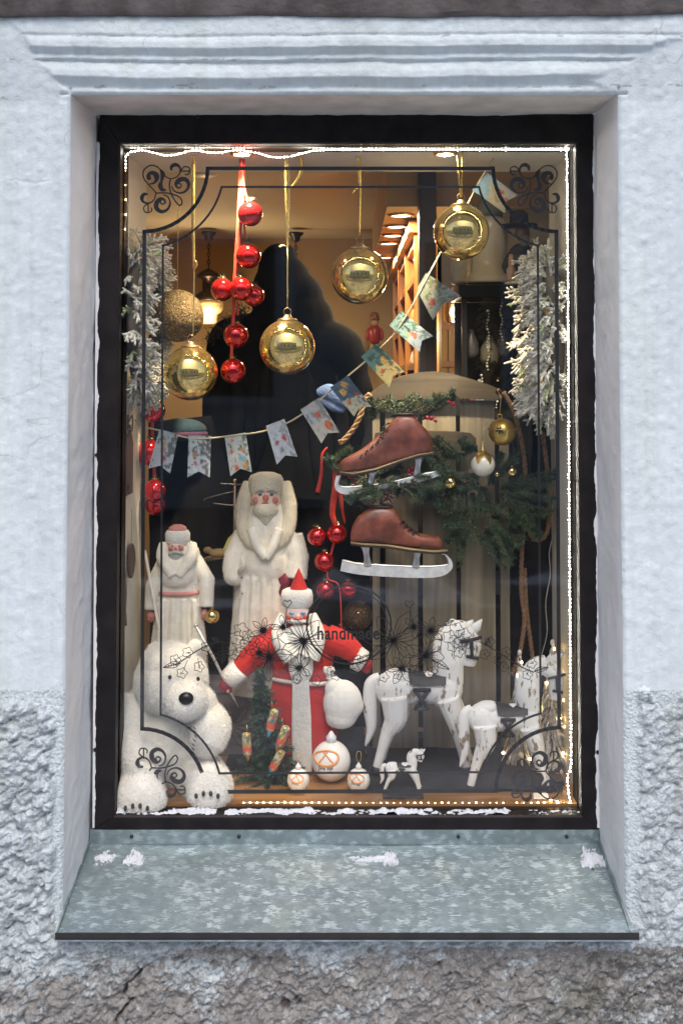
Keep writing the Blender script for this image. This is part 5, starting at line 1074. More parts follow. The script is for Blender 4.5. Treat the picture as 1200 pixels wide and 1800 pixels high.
def rope(name, label, px, py, y, P, r, m):
    t = T(name, label, 'rope', px, py, y); C_ = catmull(t.P(P), 14); mb = MB(); n = len(C_)
    Tn = np.gradient(C_, axis=0); Ln = np.concatenate([[0], np.cumsum(np.linalg.norm(np.diff(C_, axis=0), axis=1))]); Tn /= np.linalg.norm(Tn, axis=1)[:, None]
    m_ = int(Ln[-1]/2.2); s_ = np.linspace(0, Ln[-1], m_); C2 = np.stack([np.interp(s_, Ln, C_[:, k]) for k in range(3)], 1); T2 = np.stack([np.interp(s_, Ln, Tn[:, k]) for k in range(3)], 1)
    N = np.cross(T2, (0, 1, 0.02)); N /= np.linalg.norm(N, axis=1)[:, None]; Bn = np.cross(T2, N)
    for k in range(3):
        a = s_/(r*1.15)+k*2.094; mb.tube(C2+(N*np.cos(a)[:, None]+Bn*np.sin(a)[:, None])*r*.5, r*.56, 6)
    t.part('strand', mb, m); return t
M_rope = mat('tan_rope', (.40, .25, .11), .9, var=.2, vs=120, bump=.6, bs=400); M_rope2 = mat('brown_rope', (.24, .135, .065), .9, var=.25, vs=120, bump=.6, bs=400)
rope('sled_rope', 'thick tan rope rising from the upper skate toe to the flags', 600, 780, .50, [(596, 778), (606, 772), (622, 752), (634, 728), (640, 705), (650, 692)], 5, M_rope)
rope('sled_rope', 'long brown rope looped down the right side of the sled', 930, 1000, .56, [(886, 690), (902, 720), (918, 780), (925, 850), (926, 910), (932, 940), (945, 950), (960, 938), (966, 900), (964, 840), (958, 790), (955, 760)], 4.2, M_rope2)
rope('sled_rope', 'twisted brown rope hanging straight behind the right hand horse', 920, 1100, .58, [(924, 905), (918, 960), (916, 1040), (921, 1090), (912, 1150), (898, 1185)], 4, M_rope2)
rope('sled_rope', 'second brown rope end hanging beside the straight rope', 934, 1120, .59, [(922, 1000), (925, 1070), (932, 1130), (938, 1180)], 3.8, M_rope2)
# skates
M_lea = mat('russet_leather', (.21, .060, .034), .42, var=.45, vs=24, bump=.5, bs=38, coat=.3); M_sole = mat('dark_sole', (.06, .04, .03), .6); M_welt = mat('tan_welt', (.34, .24, .12), .6); M_steel = mat('cold_steel', (.62, .63, .62), .3, .9, var=.1, vs=60); M_wblade = mat('worn_white_blade', (.72, .73, .71), .4, .1, var=.12, vs=50); M_lace = mat('dark_lace', (.05, .03, .025), .7)
def skate(label, y, A, fl, pts_body, pts_sole, blade, stans, lace, px, py):
    t = T('ice_skate', label, 'ice skate', px, py, y, 'old leather ice skates')
    st_ = catmull([(a, b, c, w_) for a, b, c, w_ in pts_body], 5); V = []; nn = 20
    for a, tp, bt, w_ in st_:
        for q in range(nn):
            an = 2*math.pi*q/nn; c_, s_ = math.cos(an), math.sin(an); zz_ = (tp+bt)/2-(bt-tp)/2*math.copysign(abs(s_)**.8, s_); nar = 1-.18*max(0, s_)*min(1, (bt-tp)/50)
            V.append(t.L(a, zz_, max(w_, .3)*nar*math.copysign(abs(c_)**.75, c_)))
    m_ = len(st_); mb = MB().add(V, [(i*nn+q, i*nn+(q+1) % nn, (i+1)*nn+(q+1) % nn, (i+1)*nn+q) for i in range(m_-1) for q in range(nn)]+[tuple(range(nn))[::-1], tuple((m_-1)*nn+q for q in range(nn))])
    t.part('boot', mb, M_lea)
    tp_ = min(st_, key=lambda q: q[1]); mb = MB(); mb.lathe([(14, -2), (13, 1.2), (0, .4)], tuple(t.L(tp_[0], tp_[1])), 18, sx=1.5, sy=.72); t.part('lining', mb, M_sole)
    S = t.P(pts_sole); n = len(S); mb = MB(); lo = S-np.array([0, 0, 3.2]); wd = np.interp(np.linspace(0, 1, n), [0, .1, .35, .6, .85, 1], [6, 12, 10, 15, 13, 4] if fl > 0 else [4, 13, 15, 10, 12, 6])
    for nm, z0, z1, e, m in (('welt', 0, -2.6, 1.08, M_welt), ('sole', -2.6, -6, 1, M_sole)):
        mb = MB(); V = []
        for i in range(n):
            for sy in (-1, 1):
                for z in (z0, z1): V.append(S[i]+np.array([0, sy*wd[i]*e, z]))
        Fc = []
        for i in range(n-1):
            a, b = 4*i, 4*i+4
            Fc += [(a, b, b+1, a+1), (a+2, a+3, b+3, b+2), (a, a+2, b+2, b), (a+1, b+1, b+3, a+3)]
        Fc += [(0, 1, 3, 2), (4*n-4, 4*n-2, 4*n-1, 4*n-3)]; mb.add(V, Fc); t.part(nm, mb, m)
    mb = MB(); P = catmull(t.P(blade[0]), 6); Q = catmull(t.P(blade[1]), 6); poly = [(p[0], p[2]) for p in P]+[(p[0], p[2]) for p in Q[::-1]]; mb.prism(poly[::-1], -2.2, 2.2); bl = t.part('blade', mb, M_wblade, smooth=False)
    mb = MB(); mb.tube(P+np.array([0, 0, 1.0]), 2.4, 6); t.part('blade_rail', mb, M_steel)
    for (a, b) in stans:
        mb = MB(); A_, B_ = t.L(*a), t.L(*b); mb.tube(np.array([lerp(A_, B_, u) for u in np.linspace(0, 1, 7)]), [10, 7.5, 6, 5.5, 6, 7, 8], 12, flat=.6); t.part('stanchion', mb, M_steel)
    mb = MB()
    for (a, b) in lace: mb.tube(catmull([t.L(*a), (t.L(*a)+t.L(*b))/2+np.array([1, -3, 2]), t.L(*b)], 4), 1.3, 5); mb.tube(catmull([t.L(a[0], a[1], 8), (t.L(*a)+t.L(*b))/2+np.array([2, -3, 3]), t.L(b[0], b[1], a[2])], 4), 1.3, 5); mb.ell(t.L(a[0]-1, a[1]+3, a[2]-1.5), 1.9, 8, 6)
    t.part('lace', mb, M_lace)
    # heel counter seam and top stitching
    return t
sk = skate('lower brown leather ice skate with pale blade, toe pointing right', .50, 0, 1,
      [(616, 938, 949, 2), (619, 925, 951, 8), (626, 911, 952, 12), (636, 902, 953, 14), (650, 893, 953, 15), (670, 890, 955, 15), (690, 894, 957, 15), (700, 905, 958, 14), (710, 920, 959, 14), (722, 931, 960, 15), (740, 938, 961, 16), (758, 941, 962, 14), (770, 943, 963, 10), (776, 950, 962, 3)],
      [(616, 952), (640, 954), (680, 956), (720, 962), (760, 966), (786, 966)],
      ([(601, 986), (630, 992), (680, 995), (740, 997), (780, 995), (788, 990), (783, 976), (776, 974)], [(598, 1003), (630, 1009), (680, 1013), (740, 1015), (775, 1012), (793, 1000), (793, 985), (780, 972)]),
      [((642, 957), (646, 994)), ((734, 964), (730, 997))], [((704, 916, -12), (712, 922, 8)), ((711, 922, -13), (719, 929, 8)), ((718, 928, -13), (727, 935, 8)), ((726, 934, -13), (735, 940, 8))], 690, 960)
sk = skate('upper brown leather ice skate tilted toe down to the left', .49, R(15), -1,
      [(596, 816, 826, 2), (602, 808, 829, 8), (616, 800, 829, 12), (634, 790, 827, 14), (650, 778, 823, 15), (668, 764, 818, 14), (680, 751, 814, 14), (690, 738, 812, 14), (704, 728, 808, 15), (726, 730, 803, 15), (738, 744, 799, 15), (750, 756, 796, 13), (757, 767, 794, 8), (760, 780, 792, 2)],
      [(597, 828), (620, 830), (660, 822), (700, 808), (735, 797), (760, 794)],
      ([(598, 836), (594, 848), (598, 856), (620, 857), (680, 850), (740, 836), (776, 828)], [(591, 836), (588, 854), (597, 866), (622, 868), (682, 860), (740, 846), (778, 834)]),
      [((655, 828), (650, 853)), ((735, 803), (732, 838))], [((634, 800, -14), (646, 792, 8)), ((643, 793, -14), (655, 785, 8)), ((652, 785, -14), (664, 777, 8)), ((661, 777, -14), (672, 768, 8)), ((668, 765, -13), (680, 756, 8)), ((672, 752, -12), (684, 744, 8))], 680, 810)
# pine garland
M_needle = mat('dark_pine_needle', (.075, .12, .060), .6, var=.5, vs=30); M_stem = mat('pine_stem', (.09, .06, .035), .8)
gd = T('pine_garland', 'dark green pine garland spread over the upper half of the sled', 'garland', 820, 850, .56)
mbn, mbs = MB(), MB()
def sprig(p0, p1, n, L, sub=5):
    C_ = catmull([p0, (np.array(p0)+p1)/2+rng.normal(size=3)*5, p1], 5); mbs.tube(C_, [1.8, .8], 5)
    for i in range(len(C_)-1):
        P, Dq = twig_needles(C_[i], C_[i+1], n//len(C_)+6, 1, 1, 1.0); mbn.needles(P, Dq, L*rng.uniform(.6, 1.1, len(P)), 1.15)
GB = [((640, 728), (690, 705)), ((660, 735), (640, 700)), ((690, 735), (730, 700)), ((700, 740), (770, 700)), ((745, 735), (800, 690)), ((760, 770), (805, 800)), ((757, 780), (790, 830)), ((728, 800), (752, 840)), ((740, 795), (770, 850)), ((720, 840), (690, 860)), ((640, 838), (615, 870)), ((660, 838), (700, 825)), ((650, 845), (640, 880)), ((690, 850), (740, 868)), ((720, 862), (780, 858)), ((740, 872), (770, 880)), ((800, 840), (780, 890)), ((815, 860), (800, 920)), ((830, 870), (822, 940)), ((845, 860), (858, 900)), ((800, 900), (785, 925)), ((810, 920), (812, 985)), ((815, 930), (785, 945)), ((850, 880), (900, 910)), ((880, 860), (950, 850)), ((880, 870), (970, 870)), ((890, 870), (960, 900)), ((880, 880), (925, 930)), ((890, 850), (980, 830)), ((870, 840), (900, 800)), ((860, 850), (880, 800)), ((850, 930), (890, 960)), ((840, 940), (880, 990)), ((870, 940), (900, 985)), ((860, 910), (910, 950)), ((600, 830), (575, 800)), ((595, 815), (612, 790)), ((835, 790), (815, 770)), ((900, 880), (940, 940)), ((790, 860), (835, 850)), ((770, 830), (830, 830))]
for a, b in GB:
    for k in range(4):
        p0 = gd.L(a[0]+random.uniform(-6, 6), a[1]+random.uniform(-5, 5), random.uniform(-14, 8)); p1 = gd.L(b[0]+random.uniform(-9, 9), b[1]+random.uniform(-9, 9), random.uniform(-34, 0)); sprig(p0, p1, 260, 11)
for a, b in (((722, 836), (772, 846)), ((694, 848), (636, 864)), ((702, 846), (744, 870)), ((664, 856), (612, 866)), ((745, 800), (778, 832)), ((640, 842), (668, 868))):
    for k in range(2): sprig(gd.L(a[0]+random.uniform(-4, 4), a[1]+random.uniform(-4, 4), -50), gd.L(b[0]+random.uniform(-6, 6), b[1]+random.uniform(-6, 6), -56), 260, 10)
gd.part('needle_mass', mbn, M_needle, smooth=False, kind='stuff'); gd.part('stem', mbs, M_stem, kind='stuff')
M_leaf = mat('ivy_leaf', (.07, .12, .05), .45, var=.3, vs=40)
for px, py, a, L in ((615, 872, 80, 26), (604, 848, 120, 22), (672, 846, 20, 24), (692, 842, -20, 26), (655, 858, 60, 22), (752, 704, -30, 18), (690, 846, 160, 20)):
    mb = MB(); n = 9; V = []
    for i in range(n):
        u = i/(n-1); wv = math.sin(math.pi*u)**.8*.33*L
        for s_ in (-1, 0, 1): V.append((u*L-L/2, -2-3*math.sin(math.pi*u)+(2.2 if s_ else 0), s_*wv))
    Vr = np.array(V) @ rotm('Y', R(a)).T + gd.L(px, py, -32); mb.add(Vr, [(3*i+j, 3*i+j+1, 3*i+j+4, 3*i+j+3) for i in range(n-1) for j in (0, 1)]); gd.part('leaf', mb, M_leaf)
M_berry = mat('red_berry', (.42, .012, .03), .3, coat=.5)
for k, (px, py) in enumerate(((612, 822), (618, 828), (614, 834), (622, 840), (626, 848), (620, 852), (630, 857), (622, 862), (634, 852), (716, 824), (722, 820), (722, 828), (668, 860), (785, 706), (793, 709), (755, 734), (762, 738), (748, 733), (651, 850))):
    gd.part('berry', MB().ell(gd.L(px, py, -36), random.uniform(3.2, 4.6), 12, 8), M_berry)
for px, py in ((648, 874), (681, 874)):
    c = T('pine_cone', 'pine cone with white tipped scales above the lower skate, %s of two' % ('left' if px < 660 else 'right'), 'pine cone', px, py, .50, 'pine cones above the lower skate')
    c.part('core', MB().ell((0, 2, 0), (9, 9, 9), 12, 8), mat('cone_core', (.05, .03, .02), .8)); mb = MB()
    for k in range(42):
        ph = math.acos(1-1.35*(k+.5)/42); a = k*2.4; dr = np.array([math.sin(ph)*math.cos(a), -math.cos(ph), math.sin(ph)*math.sin(a)]); side = np.cross(dr, (0, 1, .01)); side /= np.linalg.norm(side)+1e-9; up = np.cross(side, dr)
        mb.add([dr*8-side*1.5, dr*8+side*1.5, dr*14+side*2.6+up*1.5, dr*15.5+up*2.5, dr*14-side*2.6+up*1.5, dr*11+up*-1.5], [(0, 1, 2, 3, 4), (0, 5, 1), (1, 5, 2), (2, 5, 3), (3, 5, 4), (4, 5, 0)])
    c.part('scale', mb, mat('cone_scale', (.16, .10, .06), .6, var=.5, vs=300), smooth=False, kind='stuff')
    if px < 660: c.part('tip', MB().ell((0, -13, 1), (4, 3, 4), 10, 8), mat('frosted_tip', (.60, .60, .55), .5))
# ornaments on the sled
M_sgold = mat('satin_gold', (.55, .38, .10), .32, .9, var=.15, vs=40); M_sh = mat('shiny_gold', (.75, .55, .22), .1, 1.0)
t = T('jingle_bell', 'big satin gold jingle bell with cut out star by the rope', 'bell', 882, 759, .50)
t.part('shell', MB().ell((0, 0, 0), 24, 32, 20), M_sgold); a = np.linspace(0, 2*math.pi, 33)[:-1]; mb = MB(); mb.tube(np.stack([np.cos(a)*24.4, np.sin(a)*24.4, a*0+5], 1), 1.4, 6, closed=True); t.part('seam', mb, M_sgold)
mb = MB()
for k in range(3): an = k*math.pi/3+.3; dv = np.array([math.cos(an), 0, math.sin(an)])*7; c = on_ball(24, -7, 4, .2); mb.tube([on_ball(24, -7-dv[0], 4-dv[2], .25), c, on_ball(24, -7+dv[0], 4+dv[2], .25)], [1.2, 2, 1.2], 6)
t.part('star_slot', mb, M_dkb); a = np.linspace(0, 2*math.pi, 13)[:-1]; mb = MB(); mb.tube(np.stack([np.cos(a)*4-4, a*0, np.sin(a)*4+27], 1), 1.2, 6, closed=True); t.part('ring', mb, M_sgold); mb = MB(); mb.tube([(-4, 0, 31), (-2, 0, 60), (-8, 3, 75)], .7, 5); t.part('thread', mb, M_gold)
t = T('painted_bauble', 'white bauble with gold painted zigzag cap beside the bell', 'bauble', 848, 816, .50)
t.part('ball', MB().ell((0, 0, 0), 21.5, 32, 20), mat('ivory_gloss', (.78, .74, .62), .2, coat=.4))
V = []; Fc = []; nA = 60
for i in range(9):
    for k in range(nA):
        a = 2*math.pi*k/nA; tri = abs(((k/nA*6) % 1)-.5)*2; low = lerp(.85, .05, tri); ph = lerp(math.pi/2, low, i/8); V.append((21.8*math.cos(ph)*math.cos(a), 21.8*math.cos(ph)*math.sin(a), 21.8*math.sin(ph)))
Fc = [(i*nA+k, (i+1)*nA+k, (i+1)*nA+(k+1) % nA, i*nA+(k+1) % nA) for i in range(8) for k in range(nA)]
t.part('zigzag_cap', MB().add(V, Fc), M_sgold); mb = MB(); mb.lathe([(5, 21), (4, 26), (1.6, 32), (1.2, 40), (0, 41)], segs=12); t.part('finial', mb, M_gold); mb = MB(); mb.tube([(0, 0, 38), (2, 0, 70)], .7, 5); t.part('thread', mb, M_gold)
for px, py, r, lb in ((790, 848, 12.5, 'small shiny gold ball in the pine left of the white bauble'), (899, 829, 9, 'tiny shiny gold ball in the pine under the bell'), (873, 834, 5, 'smallest gold bead between the white bauble and the rope'), (373, 1083, 13, 'small gold ball beside the hand of the small white doll')):
    t = T('gold_ball', lb, 'bauble', px, py, .52, 'small shiny gold balls'); t.part('ball', MB().ell((0, 0, 0), r, 24, 16), M_sh); mb = MB(); mb.lathe([(r*.25, r*.95), (r*.25, r*1.15), (r*.1, r*1.25)], segs=10); t.part('cap', mb, M_oldcap)
t = T('glitter_ball', 'dark gold glitter ball in shadow above the red doll sleeve', 'bauble', 628, 1082, .60)
b = t.part('ball', MB().ell((0, 0, 0), 26, 26, 16), mat('dark_glitter', (.10, .06, .03), .5, .6, var=.6, vs=200, bump=1.2, bs=300))
P, N = samples(b, 260); Dq = N; mb = MB().needles(P, np.cross(N, rng.normal(size=N.shape)), .0022, .0022); obj('glitter', mb, MATS['glitter_flake'], b, smooth=False, kind='stuff')

# ------------------------------------------------------------------ carved horses
def horse_mat():
    m = bpy.data.materials.new('distressed_white_paint'); m.use_nodes = True; n = m.node_tree; p = n.nodes['Principled BSDF']; p.inputs['Roughness'].default_value = .5
    tc = n.nodes.new('ShaderNodeTexCoord'); mp = n.nodes.new('ShaderNodeMapping'); mp.inputs['Scale'].default_value = (70, 70, 24); mp.inputs['Rotation'].default_value = (0, .5, 0)
    nz = n.nodes.new('ShaderNodeTexNoise'); nz.inputs['Scale'].default_value = 1; nz.inputs['Detail'].default_value = 5; nz.inputs['Roughness'].default_value = .6
    n.links.new(tc.outputs['Object'], mp.inputs[0]); n.links.new(mp.outputs[0], nz.inputs['Vector'])
    rp = n.nodes.new('ShaderNodeValToRGB'); e = rp.color_ramp.elements; e[0].position = .37; e[0].color = (.26, .20, .14, 1); e[1].position = .42; e[1].color = (.78, .78, .75, 1); n.links.new(nz.outputs['Fac'], rp.inputs[0]); n.links.new(rp.outputs[0], p.inputs['Base Color'])
    bn = n.nodes.new('ShaderNodeBump'); bn.inputs['Strength'].default_value = .35; bn.inputs['Distance'].default_value = .002; n.links.new(nz.outputs['Fac'], bn.inputs['Height']); n.links.new(bn.outputs[0], p.inputs['Normal']); return m
M_horse = horse_mat(); M_tack = mat('black_tack_paint', (.022, .019, .018), .55, var=.3, vs=60)
def horse(label, fx, k, y, ax, ay, big=True, vox=1.5, stand=None):
    "fx maps big-horse pixels to this horse's pixels; k is its size ratio"
    t = T('carved_horse', label, 'carved horse', ax, ay, y, 'white carved wooden horses'); Lq = lambda p: t.L(*fx(p[0], p[1]), (p[2] if len(p) > 2 else 0)*k)
    mb = MB()
    for px, py, dd, r in ((690, 1212, 0, (32, 26, 32)), (722, 1212, 0, (36, 25, 27)), (755, 1210, 0, (36, 25, 28)), (782, 1212, 0, (32, 25, 35)), (702, 1190, 0, (28, 18, 14))): mb.ell(Lq((px, py, dd)), np.array(r)*k)
    for s_ in (-1, 1):
        o_ = 0 if s_ < 0 else 7
        mb.tube(catmull([Lq((692+o_, 1222, 14*s_)), Lq((694+o_, 1258, 16*s_)), Lq((680+o_, 1285, 16*s_)), Lq((670+o_, 1315, 16*s_)), Lq((662+o_, 1343, 16*s_))], 5), np.array([25, 21, 12, 9, 8])*k, 12)
        mb.tube(catmull([Lq((786, 1225, 13*s_)), Lq((797+o_, 1258, 15*s_)), Lq((806+o_, 1290, 15*s_)), Lq((812+o_, 1318, 15*s_)), Lq((818+o_, 1343, 15*s_))], 5), np.array([22, 17, 12, 9, 9])*k, 12)
    if big:
        mb.tube(catmull([Lq((790, 1205)), Lq((788, 1165)), Lq((786, 1135)), Lq((800, 1112)), Lq((818, 1112))], 6), np.array([25, 28, 24, 19, 17])*k, 14, flat=.75); mb.tube(catmull([Lq((812, 1112)), Lq((828, 1135)), Lq((826, 1158)), Lq((824, 1172))], 6), np.array([18, 19, 14, 11])*k, 12, flat=.8)
        ears = [((831, 1116), (838, 1104), (848, 1091)), ((820, 1112, 10), (826, 1104, 10), (834, 1094, 10))]
    else:
        mb.tube(catmull([Lq((790, 1205)), Lq((786, 1165)), Lq((790, 1130)), Lq((805, 1106)), Lq((826, 1098))], 6), np.array([25, 28, 23, 19, 16])*k, 14, flat=.75); mb.tube(catmull([Lq((818, 1105)), Lq((842, 1122)), Lq((845, 1150)), Lq((842, 1174))], 6), np.array([16, 19, 15, 11])*k, 12, flat=.8)
        ears = [((832, 1100), (850, 1088), (866, 1074)), ((826, 1100, 10), (842, 1090, 10), (856, 1078, 10))]
    b = t.organic('body', mb, M_horse, vox*k if k > .5 else vox, 3)
    for e in ears: t.part('ear', MB().tube([Lq(q) for q in e], np.array([6, 9, 1])*k, 10, flat=.5), M_horse)
    t.part('tail', MB().tube(catmull([Lq((668, 1192)), Lq((652, 1205)), Lq((650, 1245)), Lq((652, 1280)), Lq((642, 1312))], 6), np.array([9, 12, 13, 9, 1.5])*k, 12, flat=.8), M_horse)
    # saddle, girth cross, bridle
    mb = MB(); n = 9; V = []
    for i in range(n):
        u = i/(n-1)
        for j in range(9):
            a = lerp(-.36, .36, j/8)*math.pi; px = lerp(716, 784, u)-5*abs(j/4-1)*(u-.5); R_ = 28.5+7*abs(2*u-1)**2
            V.append(Lq((px, 1212-R_*math.cos(a)*(1.0), 0))+np.array([0, -29*k*math.sin(a)*1.0, 0]))
    V = np.array(V); t.part('saddle', MB().add(V, [(i*9+j, i*9+j+1, (i+1)*9+j+1, (i+1)*9+j) for i in range(n-1) for j in range(8)]), M_tack)
    mb = MB(); fr = -28.5
    for a, b_ in (((727, 1205, fr), (752, 1242, fr+6)), ((752, 1205, fr), (727, 1242, fr+6)), ((724, 1206, fr), (755, 1206, fr)), ((727, 1240, fr+6), (752, 1240, fr+6))): mb.tube([Lq(a), Lq(b_)], 3.6*k, 6, flat=.5)
    t.part('girth', mb, M_tack)
    mb = MB(); hx = 0 if big else 17; hd = -16
    for L_ in ([(808+hx, 1127, hd), (828+hx, 1122, hd-2), (846+hx, 1120, hd+6)], [(826+hx, 1122, hd-3), (828+hx, 1150, hd-1)], [(818+hx, 1152, hd+2), (840+hx, 1156, hd+3)]): mb.tube(catmull([Lq(q) for q in L_], 4), 3.0*k, 6, flat=.5)
    t.part('bridle', mb, M_tack)
    t.part('eye', MB().ell(Lq((829+hx, 1130, -19)), np.array([2.4, 1.6, 2.4])*k, 10, 6), M_eye)
    if big is True or not big:
        mb = MB()
        for i in range(9):
            u = i/8; p = catmull([Lq((772, 1180)), Lq((768, 1150)), Lq((774, 1120)), Lq((796, 1098))], 8)[int(u*24)]; mb.ell(p, np.array([8, 6, 8])*k, 10, 6)
        t.part('mane', mb, M_horse)
    if stand: t.part('base', MB().bbox(t.L(stand[0], stand[2]+10, -26), t.L(stand[1], stand[2], 26)), M_tack, smooth=False)
    else:
        for px in (662, 669, 818, 825): 
            p = Lq((px, 1343, 15 if px in (669, 825) else -15)); t.part('hoof', MB().lathe([(11*k, -9*k), (9*k, 3*k)], tuple(p), 12), M_tack)
    return t
horse('largest white carved horse with black saddle, standing before the sled', lambda x, y: (x, y), 1.0, .46, 740, 1345)
horse('medium white carved horse with head over the little silver tree', lambda x, y: (808+(x-642)*.835, 1376+(y-1343)*.855), .84, .375, 880, 1378, big=False)
horse('tiny white carved horse on a dark base', lambda x, y: (668+(x-642)*.385, 1386+(y-1343)*.272), .32, .335, 705, 1388, vox=.75, stand=(672, 742, 1389))

# ------------------------------------------------------------------ flocked wreaths on the niche walls
M_flock = mat('flocked_white', (.76, .73, .62), .95, var=.2, vs=60, bump=.8, bs=260); M_flock2 = mat('flocked_green', (.36, .42, .22), .9, var=.25, vs=50)
def wreath(label, xw, sg, yc, py0, py1, ry, tube_r, nsp, seed, extra):
    random.seed(seed); pz0, pz1 = U(600, py1, yc)[2], U(600, py0, yc)[2]; zc = (pz0+pz1)/2; rz = (pz1-pz0)/2-tube_r*.9; ry = ry-tube_r*.6
    t = empty('flocked_wreath', (xw, yc, zc), label, 'wreath', 'snowy wreaths on the niche walls')
    a = np.linspace(0, 2*math.pi, 41)[:-1]; ring = np.stack([a*0+sg*tube_r*.7, np.cos(a)*ry, np.sin(a)*rz], 1); obj('ring', MB().tube(ring, tube_r*.38, 8, closed=True), mat('wreath_core', (.16, .13, .09), .9), t)
    mw, mn, mg = MB(), MB(), MB()
    for k in range(nsp):
        th = 2*math.pi*k/nsp+random.uniform(-.05, .05); c = np.array([sg*tube_r*.7, math.cos(th)*ry, math.sin(th)*rz]); out = np.array([0, math.cos(th)*rz, math.sin(th)*ry]); out /= np.linalg.norm(out); tan = np.array([0, -math.sin(th)*ry, math.cos(th)*rz]); tan /= np.linalg.norm(tan)
        ph = random.uniform(-.4, math.pi+.4); rad = np.array([sg, 0, 0])*math.sin(ph)*1.0+out*math.cos(ph); dr = rad*random.uniform(.5, 1.0)+np.array([0, 0, -1])*random.uniform(.1, .8)+tan*random.uniform(-.3, .3); dr /= np.linalg.norm(dr); L = tube_r*random.uniform(.75, 1.25)
        p0 = c+rad*tube_r*.3; p1 = p0+dr*L; 
        if p1[0]*sg < .004: continue
        C_ = catmull([p0, (p0+p1)/2+np.array([0, 0, .006]), p1], 4); green = random.random() < .06
        (mg if green else mw).tube(C_, [.0028, .0040, .0024], 7)
        for q in range(5):
            s0 = C_[int(len(C_)*(.2+.14*q))]; sd = np.cross(dr, rng.normal(size=3)); sd /= np.linalg.norm(sd); d2 = dr*.7+sd*.8; d2 /= np.linalg.norm(d2); e_ = s0+d2*random.uniform(.010, .020); (mg if green else mw).tube([s0, (s0+e_)/2, e_], [.0025, .0034, .0021], 6)
            P, Dq = twig_needles(s0, e_, 16, 1, 1, 1.0); mn.needles(P, Dq, rng.uniform(.0035, .0065, len(P)), .0012)
        P, Dq = twig_needles(p0, p1, 40, 1, 1, 1.0); mn.needles(P, Dq, rng.uniform(.004, .007, len(P)), .0012)
    obj('sprig', mw, M_flock, t, kind='stuff'); obj('needle_mass', mn, M_flock, t, smooth=False, kind='stuff')
    if mg.n: obj('green_sprig', mg, M_flock2, t, kind='stuff')
    for nm, m, r, n in extra:
        for k in range(n):
            th = random.uniform(0, 6.28); p = np.array([sg*tube_r*random.uniform(.9, 1.5), math.cos(th)*ry*random.uniform(.85, 1.1), math.sin(th)*rz*random.uniform(.85, 1.1)]); obj(nm, MB().ell(p, r*random.uniform(.8, 1.2), 12, 8), m, t)
    return t
M_snowb = mat('snowy_berry', (.72, .68, .60), .7, bump=.4, bs=200); M_tl = emis('wreath_tiny_light', (1, .72, .35), 14)
wreath('tall narrow flocked wreath on the left niche wall, frosted white', NX0, 1, .455, 412, 712, .175, .048, 360, 5, [('berry', M_snowb, .008, 16), ('gold_bead', M_sh, .007, 3)])
wreath('wide flocked wreath with tiny warm lights on the right niche wall', NX1, -1, .47, 436, 748, .165, .062, 400, 11, [('berry', M_snowb, .008, 14), ('fairy_light', M_tl, .0022, 9), ('gold_ornament', M_sgold, .018, 2), ('rust_sprig', mat('rust_berry', (.30, .08, .03), .7), .006, 6)])

# ------------------------------------------------------------------ silver lit trees right
def silver_tree(label, px, py0, py1, y, rad, seed, nl):
    random.seed(seed); t = T('silver_tree', label, 'christmas tree', px, py1, y, 'silver bead trees with warm lights'); H_ = py1-py0
    ml, mw = MB(), MB(); mb = MB(); mb.tube([(0, 0, 0), (0, 0, H_)], [3, 1], 6); t.part('trunk', mb, mat('silver_wire', (.40, .38, .34), .4, .8))
    for k in range(300):
        u = random.random()**.7; z = H_*(1-u)*.97; a = random.uniform(0, 6.28); r = rad*u*random.uniform(.6, 1.0)+3; p0 = np.array([r*.35*math.cos(a), r*.3*math.sin(a), z+12]); p1 = np.array([r*math.cos(a), r*.8*math.sin(a), z-14*u-6]); pm = (p0+p1)/2+np.array([0, 0, 5]); C_ = catmull([p0, pm, p1], 4)
        (ml if k % 2 else mw).ribbon(C_, [2.4, 5.0, 1.6], .5, side=(math.cos(a), math.sin(a), .4))
    t.part('silver_leaf', ml, mat('silver_leaf_foil', (.62, .62, .60), .4, .4, var=.3, vs=80), kind='stuff'); t.part('frosted_leaf', mw, mat('frosted_leaf_foil', (.60, .57, .50), .6, .1, var=.5, vs=90), kind='stuff')
    for k in range(nl):
        u = (k+.7)/nl; a = k*2.2; r = rad*u*.95; t.part('fairy_light', MB().ell((r*math.cos(a), -abs(r*.5*math.sin(a))-2, H_*(1-u)), 2.4, 10, 6), emis('tree_fairy_light', (1, .66, .28), 22))
    t.part('star', MB().ell((0, 0, H_), (4, 4, 6), 10, 8), mat('frosted_glass_bead', (.7, .7, .66), .2))
    return t
silver_tree('larger silver leaf tree with warm fairy lights in the right corner', 972, 1132, 1350, .50, 52, 3, 15)
silver_tree('smaller silver leaf tree with fairy lights behind the medium horse', 914, 1150, 1350, .53, 40, 8, 9)

